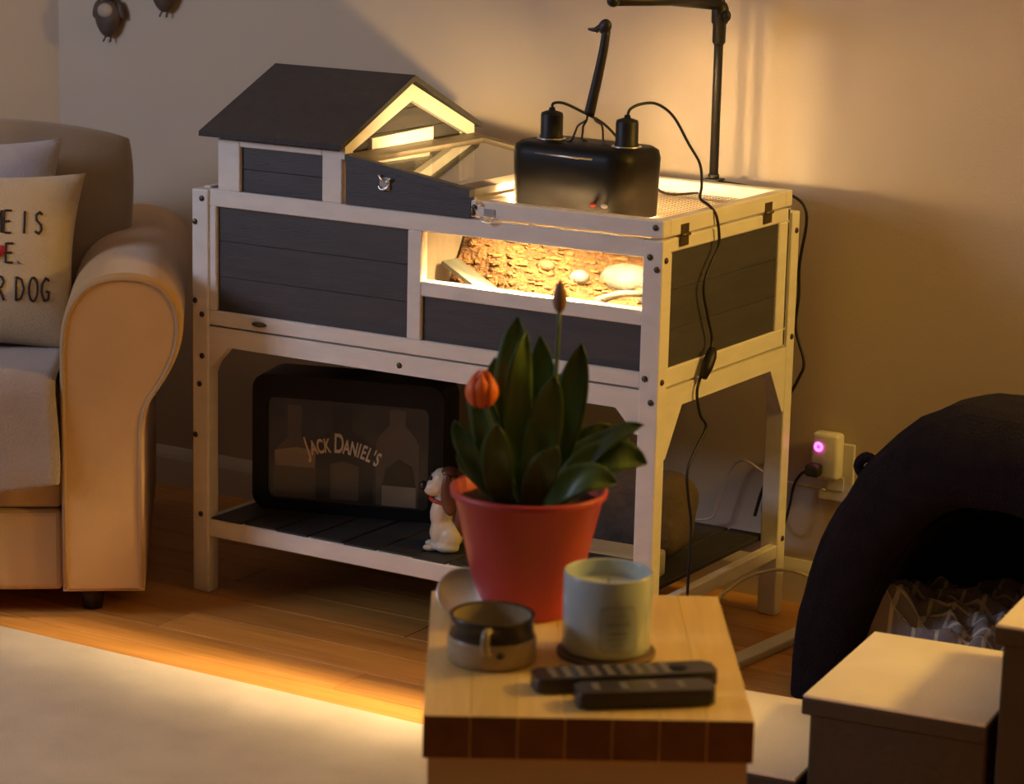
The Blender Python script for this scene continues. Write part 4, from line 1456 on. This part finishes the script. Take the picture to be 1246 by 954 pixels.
# stoneware mug-like candle holder
mg = thing('stoneware_mug', 'squat brown glazed stoneware mug on the butcher block', 'mug', (1.396, -1.168, TZ), math.radians(-75))
R0 = 0.0555
lathe('mug_body', 'stoneware', mg, [(0.001, 0.0), (R0 - 0.004, 0.0), (R0, 0.004), (R0 + 0.001, 0.030), (R0 - 0.001, 0.034)], 48, cap1=False)
lathe('glaze_band', 'brown_glaze', mg, [(R0 - 0.001, 0.034), (R0 - 0.003, 0.040), (R0 - 0.003, 0.054), (R0 - 0.001, 0.060), (R0 - 0.004, 0.0615), (R0 - 0.007, 0.059)], 48, cap0=False, cap1=False)
lathe('mug_inside', 'glaze_inside', mg, [(R0 - 0.007, 0.059), (R0 - 0.009, 0.03), (R0 - 0.014, 0.012), (0.001, 0.010)], 48, cap0=False, cap1=False)
bm = bmesh.new()
add_tube(bm, [(R0 - 0.006, 0.012, 0.053), (R0 + 0.008, 0.012, 0.055), (R0 + 0.015, 0.012, 0.046), (R0 + 0.013, 0.012, 0.032), (R0 - 0.002, 0.012, 0.022)], 0.0055, 10, 5, 0.8)
mesh_obj('handle', bm, 'glaze_inside', mg, True)
bm = bmesh.new()
am = math.radians(28)
add_ellipsoid(bm, ((R0 + 0.0005) * math.cos(am), (R0 + 0.0005) * math.sin(am), 0.022), (0.0035, 0.0055, 0.0045), Matrix.Rotation(am, 3, 'Z'))
mesh_obj('glaze_spot', bm, 'brown_glaze', mg, True)

# candle on a coaster
CC = (1.502, -1.063)
co = lathe('coaster', 'coaster', None, [(0.001, 0.0), (0.062, 0.0), (0.063, 0.002), (0.063, 0.005), (0.061, 0.006), (0.001, 0.006)], 40)
co.location = (CC[0], CC[1], TZ)
tag(co, 'round dark brown coaster under the pale blue candle', 'coaster')
cd_ = thing('jar_candle', 'pale blue frosted jar candle with printed label on a coaster', 'candle', (CC[0], CC[1], TZ + 0.006), 0)
CR, CH = 0.0565, 0.104
lathe('glass_jar', 'candle_glass', cd_, [(0.001, 0.0), (CR - 0.004, 0.0), (CR, 0.005), (CR, CH - 0.002), (CR - 0.0015, CH), (CR - 0.003, CH - 0.002), (CR - 0.0035, CH - 0.022)], 48, cap1=False)
lathe('wax', 'candle_wax', cd_, [(CR - 0.0034, CH - 0.022), (CR - 0.02, CH - 0.023), (0.001, CH - 0.0235)], 48, cap0=False, cap1=False)
tube('wick', 'print_black', cd_, [(0, 0, CH - 0.024), (0.001, 0, CH - 0.012)], 0.0012, 6)


def wrap(name, material, ac, half, z0, z1, off, r=0.008, n=14):
    bm = bmesh.new()
    pts = rrect(-half, half, z0, z1, r, 4)
    # column strips
    xs = sorted({round(p[0], 5) for p in pts})
    cols = []
    for x in xs:
        dx = abs(x) - (half - r)
        cutz = 0 if dx <= 0 else r - math.sqrt(max(0, r * r - dx * dx))
        cols.append((x, z0 + cutz, z1 - cutz))
    fine = []
    for a, b in zip(cols, cols[1:]):
        m_ = 6 if b[0] - a[0] > 0.01 else 1
        for k in range(m_):
            t = k / m_
            fine.append(tuple(a[i] + (b[i] - a[i]) * t for i in range(3)))
    fine.append(cols[-1])
    rows = []
    for x, za, zb in fine:
        an = ac + x / CR
        rows.append([bm.verts.new(((CR + off) * math.cos(an), (CR + off) * math.sin(an), z)) for z in (za, zb)])
    for a, b in zip(rows, rows[1:]):
        bm.faces.new((a[0], b[0], b[1], a[1]))
    o = mesh_obj(name, bm, material, cd_, True)
    return o


AC = math.atan2(-0.85, 0.52) + 0.22
lb = wrap('label_border', 'candle_print', AC, 0.0235, 0.012, 0.072, 0.0004)
lb2 = wrap('label', 'candle_label', AC, 0.0225, 0.013, 0.071, 0.0007)
for i, (z, hw_) in enumerate(((0.060, 0.010), (0.050, 0.016), (0.0475, 0.016), (0.036, 0.012), (0.030, 0.014), (0.022, 0.008))):
    wrap('label_line', 'candle_print', AC, hw_, z, z + (0.0012 if i != 3 else 0.003), 0.0010, 0.0005)

# remotes
def remote(label, c, ang, L, w_, t, rows_, cols_, big):
    r_ = thing('remote_control', label, 'remote', (c[0], c[1], TZ), ang, 'remote controls on the butcher block')
    pts = rrect(-L / 2, L / 2, -w_ / 2, w_ / 2, 0.009, 5)
    prism('case', 'remote_body', r_, [(p[0], p[1]) for p in pts], 0.001, t, 'z', 0.004)
    bm = bmesh.new()
    add_box(bm, -0.0045, 0.0045, -0.003, 0.003, 0, 0.0016, 0.0008)
    pr0 = None
    for i in range(rows_):
        for j in range(cols_):
            x = -L / 2 + 0.024 + (L * 0.62) * i / (rows_ - 1)
            y_ = (j - (cols_ - 1) / 2) * w_ * 0.27
            if pr0 is None:
                pr0 = mesh_obj('button', bm, 'remote_button', r_)
                pr0.location = (x, y_, t - 0.0003)
            else:
                share(pr0, 'button', r_, (x, y_, t - 0.0003))
    if big:
        lathe('dial', 'black_gloss', r_, [(0.012, 0.0), (0.012, 0.0016), (0.010, 0.002)], 24).location = (L * 0.30, 0, t - 0.0003)
    return r_


remote('long dark remote control with rows of buttons beside the candle', (1.582, -1.160), math.radians(43), 0.228, 0.047, 0.020, 9, 3, True)
remote('short dark remote control with few buttons at the edge of the block', (1.634, -1.203), math.radians(40.5), 0.168, 0.044, 0.022, 4, 2, False)

# ---------------------------------------------------------------- pet steps
PA = math.radians(6.5)
ps = thing('pet_steps', 'dark three step pet stairs with pale carpeted treads beside the side table', 'stairs', (1.545, -0.553, 0), PA)
SDp = 0.345
for i, (x0, x1, z) in enumerate(((-0.275, -0.002, 0.120), (0.0, 0.272, 0.250), (0.274, 0.560, 0.398))):
    stp = box('step', 'step_side', ps, x0 + 0.012, x1, 0.004, SDp - 0.004, 0.0, z - 0.006, 0.003)
    box('step_lip', 'step_side', stp, x0, x1, 0.0, SDp, z - 0.030, z - 0.006, 0.002)
    box('tread', 'step_top', stp, x0 + 0.001, x1 - 0.001, 0.001, SDp - 0.001, z - 0.0058, z, 0.002)

# ---------------------------------------------------------------- pet cave
cv_ = thing('pet_cave', 'navy plush pet cave bed with arched opening against the wall', 'pet bed', (1.555, 0.115, 0), math.radians(4))
HWc, HHc = 0.340, 0.550
prof = [(0.001, 0.475), (0.35, 0.465), (0.62, 0.435), (0.82, 0.375), (0.93, 0.28), (0.98, 0.18), (1.0, 0.09), (0.995, 0.04), (0.965, 0.012), (0.90, -0.006), (0.80, -0.010), (0.71, -0.002), (0.655, 0.02), (0.635, 0.06)]
iprof = [(0.635, 0.06), (0.645, 0.14), (0.63, 0.24), (0.55, 0.33), (0.38, 0.38), (0.001, 0.39)]


def cave_mesh(name, pf_, material, amp, seed, kx=1.0):
    bm = bmesh.new()
    nth = 48
    rows = []
    for k, yv in pf_:
        rw = []
        for i in range(nth + 1):
            th = PI * i / nth
            cx, sz = math.cos(th), math.sin(th)
            ex = 2.1
            den = (abs(cx) ** ex + abs(sz) ** ex) ** (1 / ex)
            # wider near the ground
            x = k * HWc * cx / den
            zz = k * HHc * sz / den * (1.0 if k > 0.9 else 1.0 + 0.06 * min(1.0, (0.9 - k) / 0.2))
            if k < 0.8 and yv < 0.2:
                pass
            n_ = mnoise.noise(Vector((x * 9 + seed, yv * 9, zz * 9)))
            n2 = mnoise.noise(Vector((x * 30 + seed, yv * 30, zz * 30)))
            s_ = 1 + amp * n_ + amp * 0.25 * n2
            rw.append(bm.verts.new((x * s_, yv + amp * 0.2 * n_, max(0.0, zz * s_))))
        rows.append(rw)
    for a, b in zip(rows, rows[1:]):
        for i in range(nth):
            try:
                bm.faces.new((a[i], a[i + 1], b[i + 1], b[i]))
            except ValueError:
                pass
    return mesh_obj(name, bm, material, cv_, True)


cave_mesh('outer_shell', prof, 'navy_plush', 0.030, 1.0)
cave_mesh('lining', iprof, 'dark_fleece', 0.015, 4.0)
bm = bmesh.new()
add_box(bm, -0.33, 0.33, 0.0, 0.44, 0.0, 0.045, 0.02, 3)
mesh_obj('cave_floor', bm, 'navy_plush', cv_, True)
bm = bmesh.new()
vv = add_ellipsoid(bm, (0, -0.010, 0.075), (0.235, 0.040, 0.045), None, 4)
mesh_obj('front_bolster', bm, 'navy_plush', cv_, True)
bm = bmesh.new()
add_tube(bm, [(-0.205, 0.05, 0.420), (-0.226, 0.045, 0.432), (-0.240, 0.045, 0.415), (-0.226, 0.05, 0.392)], 0.009, 8, 4)
mesh_obj('side_loop', bm, 'navy_plush', cv_, True)

# plaid blanket crumpled in the opening
bm = bmesh.new()
uvl = bm.loops.layers.uv.new('UVMap')
NB = 70
g = []
for i in range(NB + 1):
    rw = []
    for j in range(NB + 1):
        s, t = i / NB, j / NB
        x = -0.205 + 0.41 * s
        yv = 0.030 + 0.26 * t
        base_z = 0.105 + 0.045 * math.sin(PI * t * 0.6) + 0.09 * max(0, 1 - s / 0.22) * max(0, 1 - abs(t - 0.2) / 0.5)
        cr_ = 0.030 * abs(mnoise.noise(Vector((s * 5.5, t * 5.5, 2.0)))) + 0.022 * abs(math.sin(s * 16 + 4 * mnoise.noise(Vector((s * 3, t * 3, 5))))) + 0.012 * mnoise.noise(Vector((s * 14, t * 14, 1)))
        zz = base_z + cr_
        if t < 0.10:
            zz -= (0.10 - t) * 0.9
        rw.append(bm.verts.new((x, yv, max(0.055, zz))))
    g.append(rw)
for i in range(NB):
    for j in range(NB):
        f = bm.faces.new((g[i][j], g[i + 1][j], g[i + 1][j + 1], g[i][j + 1]))
        for lp, (a, b) in zip(f.loops, ((i, j), (i + 1, j), (i + 1, j + 1), (i, j + 1))):
            lp[uvl].uv = (a / NB * 10, b / NB * 9)
pb = mesh_obj('plaid_blanket', bm, 'plaid_cloth', None, True)
pb.location = (1.545, 0.115, 0)
pb.rotation_euler = (0, 0, math.radians(4))
sld = pb.modifiers.new('thick', 'SOLIDIFY')
sld.thickness = 0.005
sld.offset = -1
tag(pb, 'grey plaid blanket crumpled inside the pet cave', 'blanket')

# pale board on the floor beside the cave
bm = bmesh.new()
add_box(bm, -0.018, 0.018, -0.13, 0.13, 0.0, 0.016, 0.003, 2)
fb = mesh_obj('floor_board', bm, 'trim_paint')
fb.location = (1.085, 0.29, 0)
fb.rotation_euler = (0, 0, math.radians(-6))
tag(fb, 'pale flat strip of wood lying on the floor beside the pet cave', 'wood strip')

# ---------------------------------------------------------------- wall ornaments
for i, (x, z, lab) in enumerate(((-0.705, 1.025, 'small brown winged wall ornament nearest the room corner above the sofa'), (-0.548, 1.088, 'small brown winged wall ornament hung between its twin and the hutch roof'))):
    w_o = thing('wall_ornament', lab, 'ornament', (x, WY, z), 0, 'wall ornaments')
    bm = bmesh.new()
    vv = add_ellipsoid(bm, (0, -0.018, 0), (0.036, 0.016, 0.042), None, 3)
    for v in vv:
        v.co.x *= 0.72 + 0.42 * (v.co.z + 0.042) / 0.084
    mesh_obj('ornament_body', bm, 'ornament_brown', w_o, True)
    bm = bmesh.new()
    add_ellipsoid(bm, (0.002, -0.026, 0.016), (0.021, 0.012, 0.017), None, 3)
    mesh_obj('pale_breast', bm, 'ornament_pale', w_o, True)
    for s in (-1, 1):
        bm = bmesh.new()
        add_ellipsoid(bm, (s * 0.034, -0.012, 0.018), (0.009, 0.008, 0.022), Matrix.Rotation(-s * 0.35, 3, 'Y'), 3)
        mesh_obj('wing', bm, 'ornament_brown', w_o, True)
        tube('tail_wire', 'ornament_brown', w_o, [(s * 0.006, -0.014, -0.036), (s * 0.010 - 0.006, -0.014, -0.052)], 0.0022, 6)
    bm = bmesh.new()
    add_ellipsoid(bm, (0.004, -0.018, 0.044), (0.017, 0.011, 0.010), None, 3)
    mesh_obj('ornament_head', bm, 'ornament_brown', w_o, True)
